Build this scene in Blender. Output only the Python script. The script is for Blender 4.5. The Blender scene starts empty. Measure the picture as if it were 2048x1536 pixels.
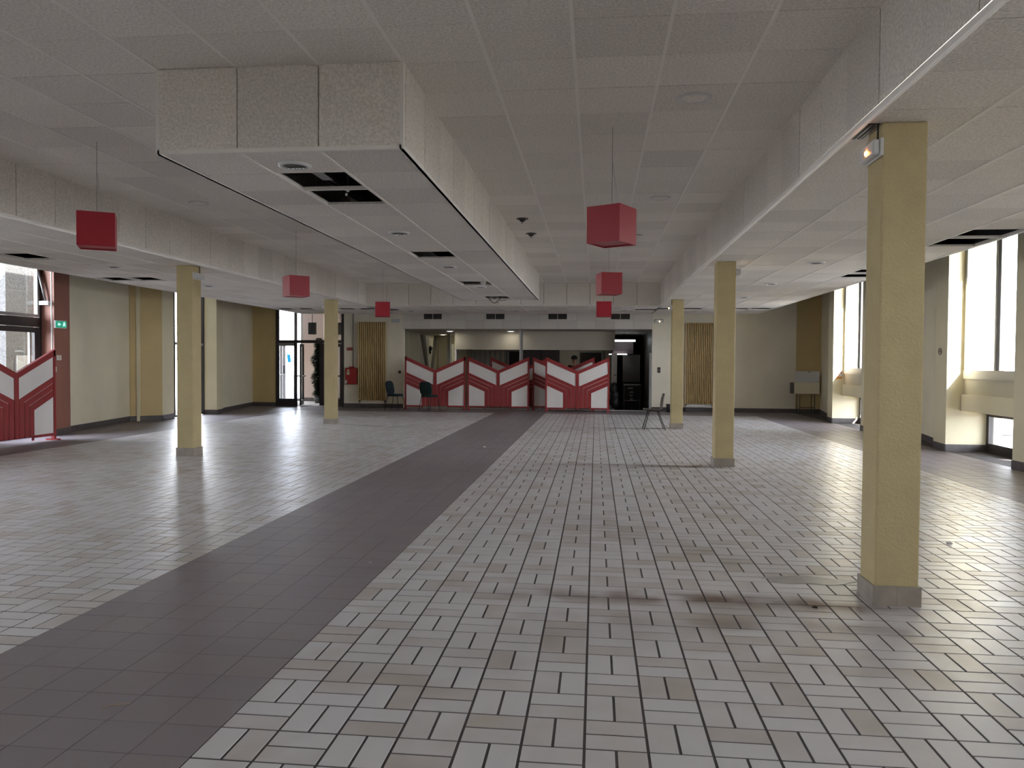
import bpy, bmesh, math, random
from mathutils import Vector, Matrix
random.seed(7)
SC = bpy.context.scene
COL = SC.collection
R = math.radians

# ------------------------------------------------------------------ camera, sky, sun, exposure
FPX = 1550.0
cam = bpy.data.cameras.new('camera'); co = bpy.data.objects.new('camera', cam); COL.objects.link(co)
cam.sensor_width = 36.0; cam.sensor_fit = 'HORIZONTAL'; cam.lens = FPX / 2048 * 36.0
cam.clip_start = 0.05; cam.clip_end = 500
yaw, pitch, roll = R(6.150), R(-1.548), R(0.393)
f = Vector((-math.sin(yaw) * math.cos(pitch), math.cos(yaw) * math.cos(pitch), math.sin(pitch)))
r0 = Vector((math.cos(yaw), math.sin(yaw), 0)); u0 = r0.cross(f)
rr = r0 * math.cos(roll) + u0 * math.sin(roll); uu = -r0 * math.sin(roll) + u0 * math.cos(roll)
M = Matrix(((rr.x, uu.x, -f.x, 0), (rr.y, uu.y, -f.y, 0), (rr.z, uu.z, -f.z, 1.5), (0, 0, 0, 1)))
co.matrix_world = M
SC.camera = co

SKY_STRENGTH = 7.6
SUN_STRENGTH = 20.0
w = bpy.data.worlds.new('sky'); SC.world = w; w.use_nodes = True
bg = w.node_tree.nodes['Background']
bg.inputs[1].default_value = SKY_STRENGTH
_wn = w.node_tree.nodes; _wl = w.node_tree.links       # hazy bright sky, paler towards the horizon
_tc = _wn.new('ShaderNodeTexCoord'); _sx = _wn.new('ShaderNodeSeparateXYZ'); _wl.new(_tc.outputs['Generated'], _sx.inputs[0])
_cr = _wn.new('ShaderNodeValToRGB'); _wl.new(_sx.outputs['Z'], _cr.inputs[0]); _wl.new(_cr.outputs[0], bg.inputs[0])
_cr.color_ramp.elements[0].position = 0.0; _cr.color_ramp.elements[0].color = (1.0, 1.0, 1.0, 1)
_cr.color_ramp.elements[1].position = 0.9; _cr.color_ramp.elements[1].color = (0.40, 0.45, 0.54, 1)
sd = Vector((-1.0, 2.85, -1.33)).normalized()
sl = bpy.data.lights.new('sun', 'SUN'); sl.energy = SUN_STRENGTH; sl.angle = R(0.53); sl.color = (1.0, 0.95, 0.86)
so = bpy.data.objects.new('sun', sl); COL.objects.link(so)
so.rotation_euler = sd.to_track_quat('-Z', 'Y').to_euler(); so.location = (12, -10, 12)
SC.view_settings.view_transform = 'Standard'; SC.view_settings.look = 'None'
SC.view_settings.gamma = 1.0; SC.view_settings.use_curve_mapping = False
SC.view_settings.exposure = 1.65
SC.cycles.max_bounces = 12; SC.cycles.diffuse_bounces = 8; SC.cycles.glossy_bounces = 4
SC.cycles.transparent_max_bounces = 12; SC.cycles.sample_clamp_indirect = 8.0
SC.cycles.caustics_reflective = False; SC.cycles.caustics_refractive = False

# ------------------------------------------------------------------ materials
def s2l(c):
    return tuple((x / 12.92 if x <= 0.04045 else ((x + 0.055) / 1.055) ** 2.4) for x in c)
def mat(name, col, rough=0.6, var=0.0, vscale=3.0, bump=0.0, bscale=60.0, metal=0.0, spec=0.5, col2=None, detail=4.0, stretch=None):
    m = bpy.data.materials.new(name); m.use_nodes = True
    nt = m.node_tree; b = nt.nodes['Principled BSDF']
    b.inputs['Base Color'].default_value = (*col, 1); b.inputs['Roughness'].default_value = rough
    b.inputs['Metallic'].default_value = metal; b.inputs['Specular IOR Level'].default_value = spec
    geo = nt.nodes.new('ShaderNodeNewGeometry'); src = geo.outputs['Position']
    if stretch:
        vm = nt.nodes.new('ShaderNodeVectorMath'); vm.operation = 'MULTIPLY'
        vm.inputs[1].default_value = stretch; nt.links.new(src, vm.inputs[0]); src = vm.outputs[0]
    if var > 0 or col2:
        n = nt.nodes.new('ShaderNodeTexNoise'); n.inputs['Scale'].default_value = vscale; n.inputs['Detail'].default_value = detail
        nt.links.new(src, n.inputs['Vector'])
        mx = nt.nodes.new('ShaderNodeMix'); mx.data_type = 'RGBA'
        c2 = col2 if col2 else tuple(c * (1 - var) for c in col)
        c1 = col if col2 else tuple(min(1, c * (1 + var)) for c in col)
        mx.inputs[6].default_value = (*c1, 1); mx.inputs[7].default_value = (*c2, 1)
        rmp = nt.nodes.new('ShaderNodeMapRange'); rmp.inputs[1].default_value = 0.3; rmp.inputs[2].default_value = 0.7
        nt.links.new(n.outputs['Fac'], rmp.inputs[0]); nt.links.new(rmp.outputs[0], mx.inputs[0])
        nt.links.new(mx.outputs[2], b.inputs['Base Color'])
    if bump > 0:
        n2 = nt.nodes.new('ShaderNodeTexNoise'); n2.inputs['Scale'].default_value = bscale; n2.inputs['Detail'].default_value = 3
        nt.links.new(src, n2.inputs['Vector'])
        bp = nt.nodes.new('ShaderNodeBump'); bp.inputs['Strength'].default_value = 1.0; bp.inputs['Distance'].default_value = bump
        nt.links.new(n2.outputs['Fac'], bp.inputs['Height']); nt.links.new(bp.outputs[0], b.inputs['Normal'])
    return m
def emis(name, col, strength):
    m = bpy.data.materials.new(name); m.use_nodes = True
    b = m.node_tree.nodes['Principled BSDF']
    b.inputs['Base Color'].default_value = (*col, 1)
    b.inputs['Emission Color'].default_value = (*col, 1); b.inputs['Emission Strength'].default_value = strength
    return m
def glass_mat(name, tint=(0.95, 0.97, 1.0), refl=0.06):
    m = bpy.data.materials.new(name); m.use_nodes = True
    nt = m.node_tree; nt.nodes.clear()
    o = nt.nodes.new('ShaderNodeOutputMaterial'); t = nt.nodes.new('ShaderNodeBsdfTransparent'); g = nt.nodes.new('ShaderNodeBsdfGlossy')
    t.inputs[0].default_value = (*tint, 1); g.inputs['Roughness'].default_value = 0.02
    mx = nt.nodes.new('ShaderNodeMixShader'); mx.inputs[0].default_value = refl
    nt.links.new(t.outputs[0], mx.inputs[1]); nt.links.new(g.outputs[0], mx.inputs[2]); nt.links.new(mx.outputs[0], o.inputs[0])
    return m

def tile_mat(name, base, dirt, rough, stain=True):
    m = bpy.data.materials.new(name); m.use_nodes = True
    nt = m.node_tree; b = nt.nodes['Principled BSDF']; L = nt.links; b.inputs['Specular IOR Level'].default_value = 0.25
    at = nt.nodes.new('ShaderNodeAttribute'); at.attribute_name = 'rnd'
    geo = nt.nodes.new('ShaderNodeNewGeometry')
    n = nt.nodes.new('ShaderNodeTexNoise'); n.inputs['Scale'].default_value = 3.2; n.inputs['Detail'].default_value = 1.5
    L.new(geo.outputs['Position'], n.inputs['Vector'])
    nb = nt.nodes.new('ShaderNodeTexNoise'); nb.inputs['Scale'].default_value = 0.55; nb.inputs['Detail'].default_value = 3
    L.new(geo.outputs['Position'], nb.inputs['Vector'])
    # dirt amount = smoothstep of (tile random + local noise + big noise)
    a1 = nt.nodes.new('ShaderNodeMath'); a1.operation = 'MULTIPLY_ADD'; a1.inputs[1].default_value = 0.7
    L.new(at.outputs['Fac'], a1.inputs[0]); L.new(n.outputs['Fac'], a1.inputs[2])
    a2 = nt.nodes.new('ShaderNodeMath'); a2.operation = 'MULTIPLY_ADD'; a2.inputs[1].default_value = 0.7
    L.new(nb.outputs['Fac'], a2.inputs[0]); L.new(a1.outputs[0], a2.inputs[2])
    mr = nt.nodes.new('ShaderNodeMapRange'); mr.inputs[1].default_value = 0.95; mr.inputs[2].default_value = 1.75
    L.new(a2.outputs[0], mr.inputs[0])
    mx = nt.nodes.new('ShaderNodeMix'); mx.data_type = 'RGBA'
    mx.inputs[6].default_value = (*base, 1); mx.inputs[7].default_value = (*dirt, 1)
    L.new(mr.outputs[0], mx.inputs[0]); out = mx.outputs[2]
    if stain:
        # grime on the pillar-row joints, with the pillars' soft shadows painted in
        sx = nt.nodes.new('ShaderNodeSeparateXYZ'); L.new(geo.outputs['Position'], sx.inputs[0])
        tot = None
        for y0, wd, amt in ((5.0, 0.2, 1.15), (4.55, 0.14, 0.4), (11.55, 0.2, 0.9), (18.15, 0.25, 0.8)):
            d = nt.nodes.new('ShaderNodeMath'); d.operation = 'SUBTRACT'; d.inputs[1].default_value = y0; L.new(sx.outputs['Y'], d.inputs[0])
            ab = nt.nodes.new('ShaderNodeMath'); ab.operation = 'ABSOLUTE'; L.new(d.outputs[0], ab.inputs[0])
            q = nt.nodes.new('ShaderNodeMapRange'); q.inputs[1].default_value = 0.02; q.inputs[2].default_value = wd; q.inputs[3].default_value = amt; q.inputs[4].default_value = 0
            L.new(ab.outputs[0], q.inputs[0])
            if tot is None: tot = q.outputs[0]
            else:
                ad = nt.nodes.new('ShaderNodeMath'); ad.operation = 'ADD'; L.new(tot, ad.inputs[0]); L.new(q.outputs[0], ad.inputs[1]); tot = ad.outputs[0]
        qx = nt.nodes.new('ShaderNodeMapRange'); qx.inputs[1].default_value = -1.2; qx.inputs[2].default_value = 0.6; L.new(sx.outputs['X'], qx.inputs[0])
        qe = nt.nodes.new('ShaderNodeMapRange'); qe.inputs[1].default_value = 1.95; qe.inputs[2].default_value = 1.7; L.new(sx.outputs['X'], qe.inputs[0])
        m1 = nt.nodes.new('ShaderNodeMath'); m1.operation = 'MULTIPLY'; L.new(qx.outputs[0], m1.inputs[0]); L.new(qe.outputs[0], m1.inputs[1])
        m2 = nt.nodes.new('ShaderNodeMath'); m2.operation = 'MULTIPLY'; L.new(m1.outputs[0], m2.inputs[0]); L.new(tot, m2.inputs[1])
        m3 = nt.nodes.new('ShaderNodeMath'); m3.operation = 'MULTIPLY'; L.new(m2.outputs[0], m3.inputs[0])
        nr = nt.nodes.new('ShaderNodeMapRange'); nr.inputs[1].default_value = 0.3; nr.inputs[2].default_value = 0.6; L.new(n.outputs['Fac'], nr.inputs[0]); L.new(nr.outputs[0], m3.inputs[1])
        mx2 = nt.nodes.new('ShaderNodeMix'); mx2.data_type = 'RGBA'; mx2.inputs[7].default_value = (0.17, 0.115, 0.09, 1)
        L.new(m3.outputs[0], mx2.inputs[0]); L.new(out, mx2.inputs[6]); out = mx2.outputs[2]
    L.new(out, b.inputs['Base Color'])
    rg = nt.nodes.new('ShaderNodeMapRange'); rg.inputs[1].default_value = 0.2; rg.inputs[2].default_value = 0.8
    rg.inputs[3].default_value = rough; rg.inputs[4].default_value = rough + 0.1
    L.new(n.outputs['Fac'], rg.inputs[0]); L.new(rg.outputs[0], b.inputs['Roughness'])
    n3 = nt.nodes.new('ShaderNodeTexNoise'); n3.inputs['Scale'].default_value = 25.0; L.new(geo.outputs['Position'], n3.inputs['Vector'])
    bp = nt.nodes.new('ShaderNodeBump'); bp.inputs['Distance'].default_value = 0.0012; L.new(n3.outputs['Fac'], bp.inputs['Height']); L.new(bp.outputs[0], b.inputs['Normal'])
    return m

MT = {}
MT['tile'] = tile_mat('glazed_white_tile', (0.63, 0.615, 0.625), (0.46, 0.41, 0.365), 0.30)
MT['dark_tile'] = tile_mat('plum_grey_tile', (0.245, 0.215, 0.23), (0.27, 0.235, 0.235), 0.42, stain=False)
MT['grout'] = mat('dark_grout', (0.095, 0.082, 0.082), 0.8, 0.2, 8)
MT['panel'] = mat('wood_wool_board', (0.81, 0.765, 0.71), 0.95, 0.15, 55.0, 0.010, 70.0, spec=0.15, detail=3)
_m = MT['panel']; _nt = _m.node_tree; _b = _nt.nodes['Principled BSDF']
_oi = _nt.nodes.new('ShaderNodeObjectInfo'); _mr = _nt.nodes.new('ShaderNodeMapRange'); _mr.inputs[3].default_value = 0.90; _mr.inputs[4].default_value = 1.04
_nt.links.new(_oi.outputs['Random'], _mr.inputs[0])
_vm = _nt.nodes.new('ShaderNodeVectorMath'); _vm.operation = 'SCALE'
_src = _b.inputs['Base Color'].links[0].from_socket; _nt.links.new(_src, _vm.inputs[0]); _nt.links.new(_mr.outputs[0], _vm.inputs['Scale']); _nt.links.new(_vm.outputs[0], _b.inputs['Base Color'])
MT['gridbar'] = mat('cream_ceiling_bar', (0.84, 0.81, 0.76), 0.6)
MT['plenum'] = mat('dark_plenum', (0.03, 0.03, 0.03), 0.9)  # near-black colour stands in for the unlit void above open panels
MT['cream'] = mat('cream_paint', (0.83, 0.765, 0.585), 0.55, 0.05, 1.2, 0.0015, 60)
MT['palecream'] = mat('pale_cream_paint', (0.89, 0.83, 0.70), 0.55, 0.05, 1.2, 0.0015, 60)
MT['ochre'] = mat('ochre_paint', (0.66, 0.51, 0.25), 0.5, 0.06, 1.2, 0.0015, 60)
MT['yellow'] = mat('yellow_stucco', (0.54, 0.45, 0.255), 0.75, 0.05, 5, 0.007, 75, spec=0.25)
MT['straw'] = mat('straw_paint', (0.74, 0.67, 0.47), 0.55, 0.05, 1.2, 0.0015, 60)
MT['redwall'] = mat('brick_red_paint', (0.33, 0.145, 0.105), 0.5, 0.05, 2, 0.001, 60)
MT['base'] = mat('dark_skirting_tile', (0.10, 0.088, 0.088), 0.3, 0.2, 12)
MT['plinth'] = mat('grey_plinth_tile', (0.33, 0.29, 0.25), 0.45, 0.15, 8)
MT['red'] = mat('red_lacquer', (0.34, 0.036, 0.04), 0.4, 0.05, 4)
MT['cube'] = mat('glossy_red_laminate', (0.38, 0.018, 0.033), 0.38)
MT['white'] = mat('white_board', (0.90, 0.87, 0.85), 0.4, 0.03, 2)
MT['pink'] = mat('pinkish_gap', (0.68, 0.42, 0.40), 0.5)
MT['darkframe'] = mat('dark_brown_metal', (0.03, 0.024, 0.024), 0.4)
MT['lightframe'] = mat('beige_window_frame', (0.50, 0.47, 0.40), 0.4)
MT['greyframe'] = mat('grey_aluminium', (0.33, 0.33, 0.33), 0.4, metal=0.3)
MT['glass'] = glass_mat('window_glass')
MT['greenseat'] = mat('dark_green_fabric', (0.012, 0.035, 0.032), 0.85, 0.2, 30, 0.001, 300)
MT['navyseat'] = mat('dark_teal_fabric', (0.012, 0.028, 0.038), 0.85, 0.2, 30, 0.001, 300)
MT['black'] = mat('black_metal', (0.012, 0.012, 0.012), 0.4)
MT['steel'] = mat('grey_steel', (0.25, 0.25, 0.25), 0.3, metal=0.9)
MT['chrome'] = mat('bright_chrome', (0.6, 0.6, 0.6), 0.15, metal=1.0)
MT['radiator'] = mat('ochre_enamel', (0.62, 0.45, 0.20), 0.4)
MT['wplastic'] = mat('white_plastic', (0.68, 0.68, 0.67), 0.4)
MT['clearplastic'] = mat('frosted_plastic', (0.66, 0.67, 0.67), 0.25)
MT['hose'] = mat('fire_red_enamel', (0.36, 0.018, 0.018), 0.35)
MT['sticker'] = mat('pale_sticker', (0.6, 0.5, 0.36), 0.5)
MT['orange'] = mat('orange_sticker', (0.65, 0.24, 0.05), 0.5)
MT['blue'] = emis('blue_sticker', (0.0, 0.36, 0.75), 0.25)  # the sticker is no lamp; its glow is put into the colour
MT['concrete'] = mat('concrete', (0.16, 0.16, 0.16), 0.9, 0.15, 2, 0.004, 20)
MT['pebble'] = mat('pebbledash', (0.11, 0.108, 0.106), 0.9, 0.3, 25, 0.01, 60)
MT['extwhite'] = mat('white_render', (0.72, 0.70, 0.66), 0.9, 0.05, 3, 0.003, 30)
MT['asphalt'] = mat('pale_paving', (0.42, 0.415, 0.41), 0.9, 0.12, 2)
MT['panelwood'] = mat('grey_olive_panelling', (0.28, 0.26, 0.19), 0.45, 0.18, 3.0, stretch=(1, 1, 0.15))
MT['walltaupe'] = mat('taupe_paint', (0.50, 0.46, 0.40), 0.7, 0.05, 1)
MT['olivewall'] = mat('olive_cream_paint', (0.52, 0.48, 0.36), 0.6, 0.05, 1)
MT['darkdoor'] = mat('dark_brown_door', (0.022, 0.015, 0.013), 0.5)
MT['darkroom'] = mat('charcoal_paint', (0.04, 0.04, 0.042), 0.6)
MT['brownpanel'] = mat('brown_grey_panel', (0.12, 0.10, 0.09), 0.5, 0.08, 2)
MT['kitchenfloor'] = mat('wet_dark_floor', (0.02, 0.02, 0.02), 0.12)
MT['pinkwall'] = mat('rose_beige_paint', (0.62, 0.53, 0.48), 0.6, 0.05, 1)
MT['leaf'] = mat('dark_evergreen_leaf', (0.010, 0.018, 0.009), 0.8, 0.4, 20, spec=0.1)
MT['bark'] = mat('brown_bark', (0.06, 0.04, 0.025), 0.9, 0.3, 20)
MT['lamp'] = emis('ceiling_lamp_glow', (1.0, 0.93, 0.74), 7.0)
MT['tube'] = emis('cold_tube_glow', (0.9, 0.97, 1.0), 2.2)
MT['led'] = emis('orange_led', (1.0, 0.32, 0.05), 14.0)
MT['ledw'] = emis('warm_led', (1.0, 0.65, 0.3), 8.0)
MT['exit'] = emis('green_exit', (0.02, 0.42, 0.26), 0.12)
MT['exitw'] = emis('pale_green_pictogram', (0.45, 1.0, 0.75), 0.35)
MT['skin'] = mat('skin', (0.42, 0.24, 0.17), 0.6)
MT['cloth'] = mat('dark_maroon_cloth', (0.05, 0.015, 0.018), 0.9)
MT['trousers'] = mat('black_cloth', (0.012, 0.012, 0.014), 0.9)
MT['greyshell'] = mat('grey_brown_plywood', (0.12, 0.105, 0.085), 0.45)
MT['vent'] = mat('brown_vent_slat', (0.10, 0.085, 0.075), 0.5)
MT['residue'] = mat('grey_residue', (0.36, 0.355, 0.35), 0.35, 0.15, 6)
MT['paper'] = mat('crumpled_paper', (0.7, 0.69, 0.67), 0.8)
MT['straw_bit'] = mat('dry_stem', (0.4, 0.3, 0.2), 0.8)
MT['brick'] = mat('plum_brick', (0.10, 0.07, 0.075), 0.5, 0.1, 6)
MT['mortar'] = mat('pale_mortar', (0.32, 0.29, 0.28), 0.8)
MT['bag'] = mat('black_bag', (0.01, 0.01, 0.011), 0.6)
MT['line'] = mat('black_inlay', (0.012, 0.011, 0.009), 0.5)

# ------------------------------------------------------------------ mesh helpers
class MB:
    def __init__(self): self.v = []; self.f = []; self.m = []
    def quad(self, pts, mi=0):
        n = len(self.v); self.v += [tuple(p) for p in pts]; self.f.append(tuple(range(n, n + len(pts)))); self.m.append(mi); return self
    def box(self, x0, x1, y0, y1, z0, z1, mi=0):
        n = len(self.v)
        self.v += [(x0, y0, z0), (x1, y0, z0), (x1, y1, z0), (x0, y1, z0), (x0, y0, z1), (x1, y0, z1), (x1, y1, z1), (x0, y1, z1)]
        for q in ((0, 3, 2, 1), (4, 5, 6, 7), (0, 1, 5, 4), (1, 2, 6, 5), (2, 3, 7, 6), (3, 0, 4, 7)):
            self.f.append(tuple(n + i for i in q)); self.m.append(mi)
        return self
    def bbox(self, x0, x1, y0, y1, z0, z1, b=0.01, mi=0):
        """box with chamfered edges"""
        bm = bmesh.new(); bmesh.ops.create_cube(bm, size=1.0)
        for v in bm.verts: v.co = Vector(((x0 + x1) / 2 + v.co.x * (x1 - x0), (y0 + y1) / 2 + v.co.y * (y1 - y0), (z0 + z1) / 2 + v.co.z * (z1 - z0)))
        bmesh.ops.bevel(bm, geom=list(bm.edges), offset=b, segments=2, affect='EDGES', profile=0.5)
        self.add_bm(bm, mi); bm.free(); return self
    def add_bm(self, bm, mi=0):
        bm.verts.index_update(); n = len(self.v)
        self.v += [tuple(v.co) for v in bm.verts]
        for q in bm.faces: self.f.append(tuple(n + v.index for v in q.verts)); self.m.append(mi)
    def prism(self, poly, z0, z1, mi=0):
        """vertical prism over an XY polygon"""
        a = sum(poly[i][0] * poly[(i + 1) % len(poly)][1] - poly[(i + 1) % len(poly)][0] * poly[i][1] for i in range(len(poly)))
        if a < 0: poly = poly[::-1]
        n = len(self.v); k = len(poly)
        self.v += [(p[0], p[1], z0) for p in poly] + [(p[0], p[1], z1) for p in poly]
        self.f.append(tuple(n + i for i in range(k))[::-1]); self.f.append(tuple(n + k + i for i in range(k))); self.m += [mi, mi]
        for i in range(k):
            j = (i + 1) % k; self.f.append((n + i, n + j, n + k + j, n + k + i)); self.m.append(mi)
        return self
    def slab(self, poly, y0, y1, mi=0):
        """XZ polygon extruded along Y"""
        a = sum(poly[i][0] * poly[(i + 1) % len(poly)][1] - poly[(i + 1) % len(poly)][0] * poly[i][1] for i in range(len(poly)))
        if a < 0: poly = poly[::-1]
        n = len(self.v); k = len(poly)
        self.v += [(p[0], y0, p[1]) for p in poly] + [(p[0], y1, p[1]) for p in poly]
        self.f.append(tuple(n + i for i in range(k))); self.f.append(tuple(n + k + i for i in range(k))[::-1]); self.m += [mi, mi]
        for i in range(k):
            j = (i + 1) % k; self.f.append((n + j, n + i, n + k + i, n + k + j)); self.m.append(mi)
        return self
    def tube(self, pts, r, seg=8, mi=0, r2=None):
        pts = [Vector(p) for p in pts]; n0 = len(self.v); up = Vector((0, 0, 1))
        for i, p in enumerate(pts):
            d = (pts[min(i + 1, len(pts) - 1)] - pts[max(i - 1, 0)]).normalized()
            a = d.cross(up) if abs(d.dot(up)) < 0.95 else d.cross(Vector((1, 0, 0)))
            a.normalize(); b = d.cross(a)
            rad = r if r2 is None else r + (r2 - r) * i / (len(pts) - 1)
            for s in range(seg):
                t = 2 * math.pi * s / seg; self.v.append(tuple(p + (a * math.cos(t) + b * math.sin(t)) * rad))
        for i in range(len(pts) - 1):
            for s in range(seg):
                t = (s + 1) % seg
                self.f.append((n0 + i * seg + s, n0 + i * seg + t, n0 + (i + 1) * seg + t, n0 + (i + 1) * seg + s)); self.m.append(mi)
        self.f.append(tuple(n0 + s for s in range(seg))[::-1]); self.f.append(tuple(n0 + (len(pts) - 1) * seg + s for s in range(seg))); self.m += [mi, mi]
        return self
    def lathe(self, prof, c=(0, 0, 0), seg=24, mi=0):
        """profile [(r,z)] revolved about the Z axis through c"""
        n0 = len(self.v)
        for (r_, z) in prof:
            for s in range(seg):
                t = 2 * math.pi * s / seg; self.v.append((c[0] + r_ * math.cos(t), c[1] + r_ * math.sin(t), c[2] + z))
        for i in range(len(prof) - 1):
            for s in range(seg):
                t = (s + 1) % seg
                self.f.append((n0 + i * seg + s, n0 + i * seg + t, n0 + (i + 1) * seg + t, n0 + (i + 1) * seg + s)); self.m.append(mi)
        return self
    def ball(self, c, rx, ry, rz, seg=16, rings=10, mi=0):
        prof = []
        n0 = len(self.v)
        for i in range(rings + 1):
            a = -math.pi / 2 + math.pi * i / rings; cr = max(math.cos(a), 0.001)
            for s in range(seg):
                t = 2 * math.pi * s / seg; self.v.append((c[0] + rx * cr * math.cos(t), c[1] + ry * cr * math.sin(t), c[2] + rz * math.sin(a)))
        for i in range(rings):
            for s in range(seg):
                t = (s + 1) % seg
                self.f.append((n0 + i * seg + s, n0 + i * seg + t, n0 + (i + 1) * seg + t, n0 + (i + 1) * seg + s)); self.m.append(mi)
        return self
    def mesh(self, name, mats, smooth=False):
        me = bpy.data.meshes.new(name); me.from_pydata(self.v, [], self.f); me.update()
        if not isinstance(mats, (list, tuple)): mats = [mats]
        for m in mats: me.materials.append(MT[m] if isinstance(m, str) else m)
        if len(mats) > 1: me.polygons.foreach_set('material_index', self.m)
        if smooth: me.polygons.foreach_set('use_smooth', [True] * len(me.polygons))
        return me
    def build(self, name, mats, parent=None, smooth=False, loc=None, rotz=0.0):
        return obj(name, self.mesh(name, mats, smooth), parent, loc, rotz)
def obj(name, me, parent=None, loc=None, rotz=0.0):
    o = bpy.data.objects.new(name, me); COL.objects.link(o)
    if parent: o.parent = parent
    if loc: o.location = loc
    if rotz: o.rotation_euler = (0, 0, rotz)
    return o
def tag(o, label, cat=None, group=None, kind=None):
    o['label'] = label
    if cat: o['category'] = cat
    if group: o['group'] = group
    if kind: o['kind'] = kind
    return o
def thing(name, label, cat, loc=(0, 0, 0), rotz=0.0, group=None, kind=None):
    o = bpy.data.objects.new(name, None); COL.objects.link(o); o.empty_display_size = 0.1
    o.location = loc; o.rotation_euler = (0, 0, rotz)
    return tag(o, label, cat, group, kind)
def struct(name, label, cat, mesh=None):
    o = bpy.data.objects.new(name, mesh); COL.objects.link(o); return tag(o, label, cat, None, 'structure')
def kids(o): return [c for c in bpy.data.objects if c.parent == o]
def copy_tree(o, parent=None):
    c = o.copy(); COL.objects.link(c); c.parent = parent
    for ch in kids(o): copy_tree(ch, c)
    return c
def cm(px, py, pz):  # pixel position of a point (for choosing which pieces show largest)
    d = Vector((px, py, pz - 1.5)); z = d.dot(f)
    if z < 0.3: return None
    return (1024 + FPX * d.dot(rr) / z, 768 - FPX * d.dot(uu) / z, z)
def seen(px, py, pz, m=60):
    q = cm(px, py, pz)
    return q is not None and -m < q[0] < 2048 + m and -m < q[1] < 1536 + m

XC = -2.26                 # centre line of the hall
H1, H2, HR = 3.0, 3.6, 4.0 # low ceiling, raised ceiling, roof
YB = 25.0                  # back wall
YF = -6.5                  # wall behind the camera
G = 0.2475                 # basket weave module

# ------------------------------------------------------------------ floor
gx0 = -1.515
floor = struct('floor', 'tiled hall floor of white basket-weave fields and plum grey bands', 'floor',
               MB().box(-12.6, 8.2, YF - 0.3, 25.3, -0.15, -0.0025).mesh('floor', 'grout'))
tiles = []   # (x0,x1,y0,y1,dark)
def weave(ix0, ix1, iy0, iy1, dark):
    g = 0.0050 if not dark else 0.0011
    for i in range(ix0, ix1):
        for j in range(iy0, iy1):
            x, y = gx0 + i * G, j * G + 0.025
            h = G / 2
            if dark: tiles.append((x + g, x + G - g, y + g, y + G - g, dark)); continue
            if (i + j) % 2 == 0:
                tiles.append((x + g, x + G - g, y + g, y + h - g, dark)); tiles.append((x + g, x + G - g, y + h + g, y + G - g, dark))
            else:
                tiles.append((x + g, x + h - g, y + g, y + G - g, dark)); tiles.append((x + h + g, x + G - g, y + g, y + G - g, dark))
JY0, JYW, JYB = -8, 93, 101
weave(0, 25, JY0, JYW, False); weave(-31, -6, JY0, JYW, False)
weave(-6, 0, JY0, JYW, True)
weave(25, 31, 24, JYB, True); weave(-41, -31, 36, JYB, True); weave(-31, 25, JYW, JYB, True)
def tile_verts(t, dz=0.0):
    x0, x1, y0, y1, _ = t; b = 0.0016; z = dz; zb = -0.005
    return [(x0, y0, zb), (x1, y0, zb), (x1, y1, zb), (x0, y1, zb), (x0 + b, y0 + b, z), (x1 - b, y0 + b, z), (x1 - b, y1 - b, z), (x0 + b, y1 - b, z)]
TF = [(4, 5, 6, 7), (0, 1, 5, 4), (1, 2, 6, 5), (2, 3, 7, 6), (3, 0, 4, 7)]
def tile_mesh(name, ts, mname):
    V, F, A = [], [], []
    for t in ts:
        n = len(V); V += tile_verts(t, random.uniform(-0.0006, 0.0006)); F += [tuple(n + i for i in q) for q in TF]
        r_ = random.random() ** 1.7; A += [r_] * 5
    me = bpy.data.meshes.new(name); me.from_pydata(V, [], F); me.materials.append(MT[mname])
    at = me.attributes.new('rnd', 'FLOAT', 'FACE'); at.data.foreach_set('value', A); me.update(); return me
for dark, nm, mm, lim in ((False, 'white_tile', 'tile', 300), (True, 'dark_tile', 'dark_tile', 300)):
    ts = [t for t in tiles if t[4] == dark]
    def size(t):
        q = cm((t[0] + t[1]) / 2, (t[2] + t[3]) / 2, 0)
        if q is None or not (-20 < q[0] < 2068 and -20 < q[1] < 1556): return 1e9
        return q[2]
    ts.sort(key=size)
    for t in ts[:lim]: obj(nm, tile_mesh(nm, [t], mm), floor)
    o = obj(nm + 's', tile_mesh(nm + 's', ts[lim:], mm), floor); o['kind'] = 'stuff'

ground = struct('ground', 'pale paved ground outside the hall', 'ground', MB().box(-60, 60, -60, 90, -0.6, -0.16).mesh('ground', 'asphalt'))

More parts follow.
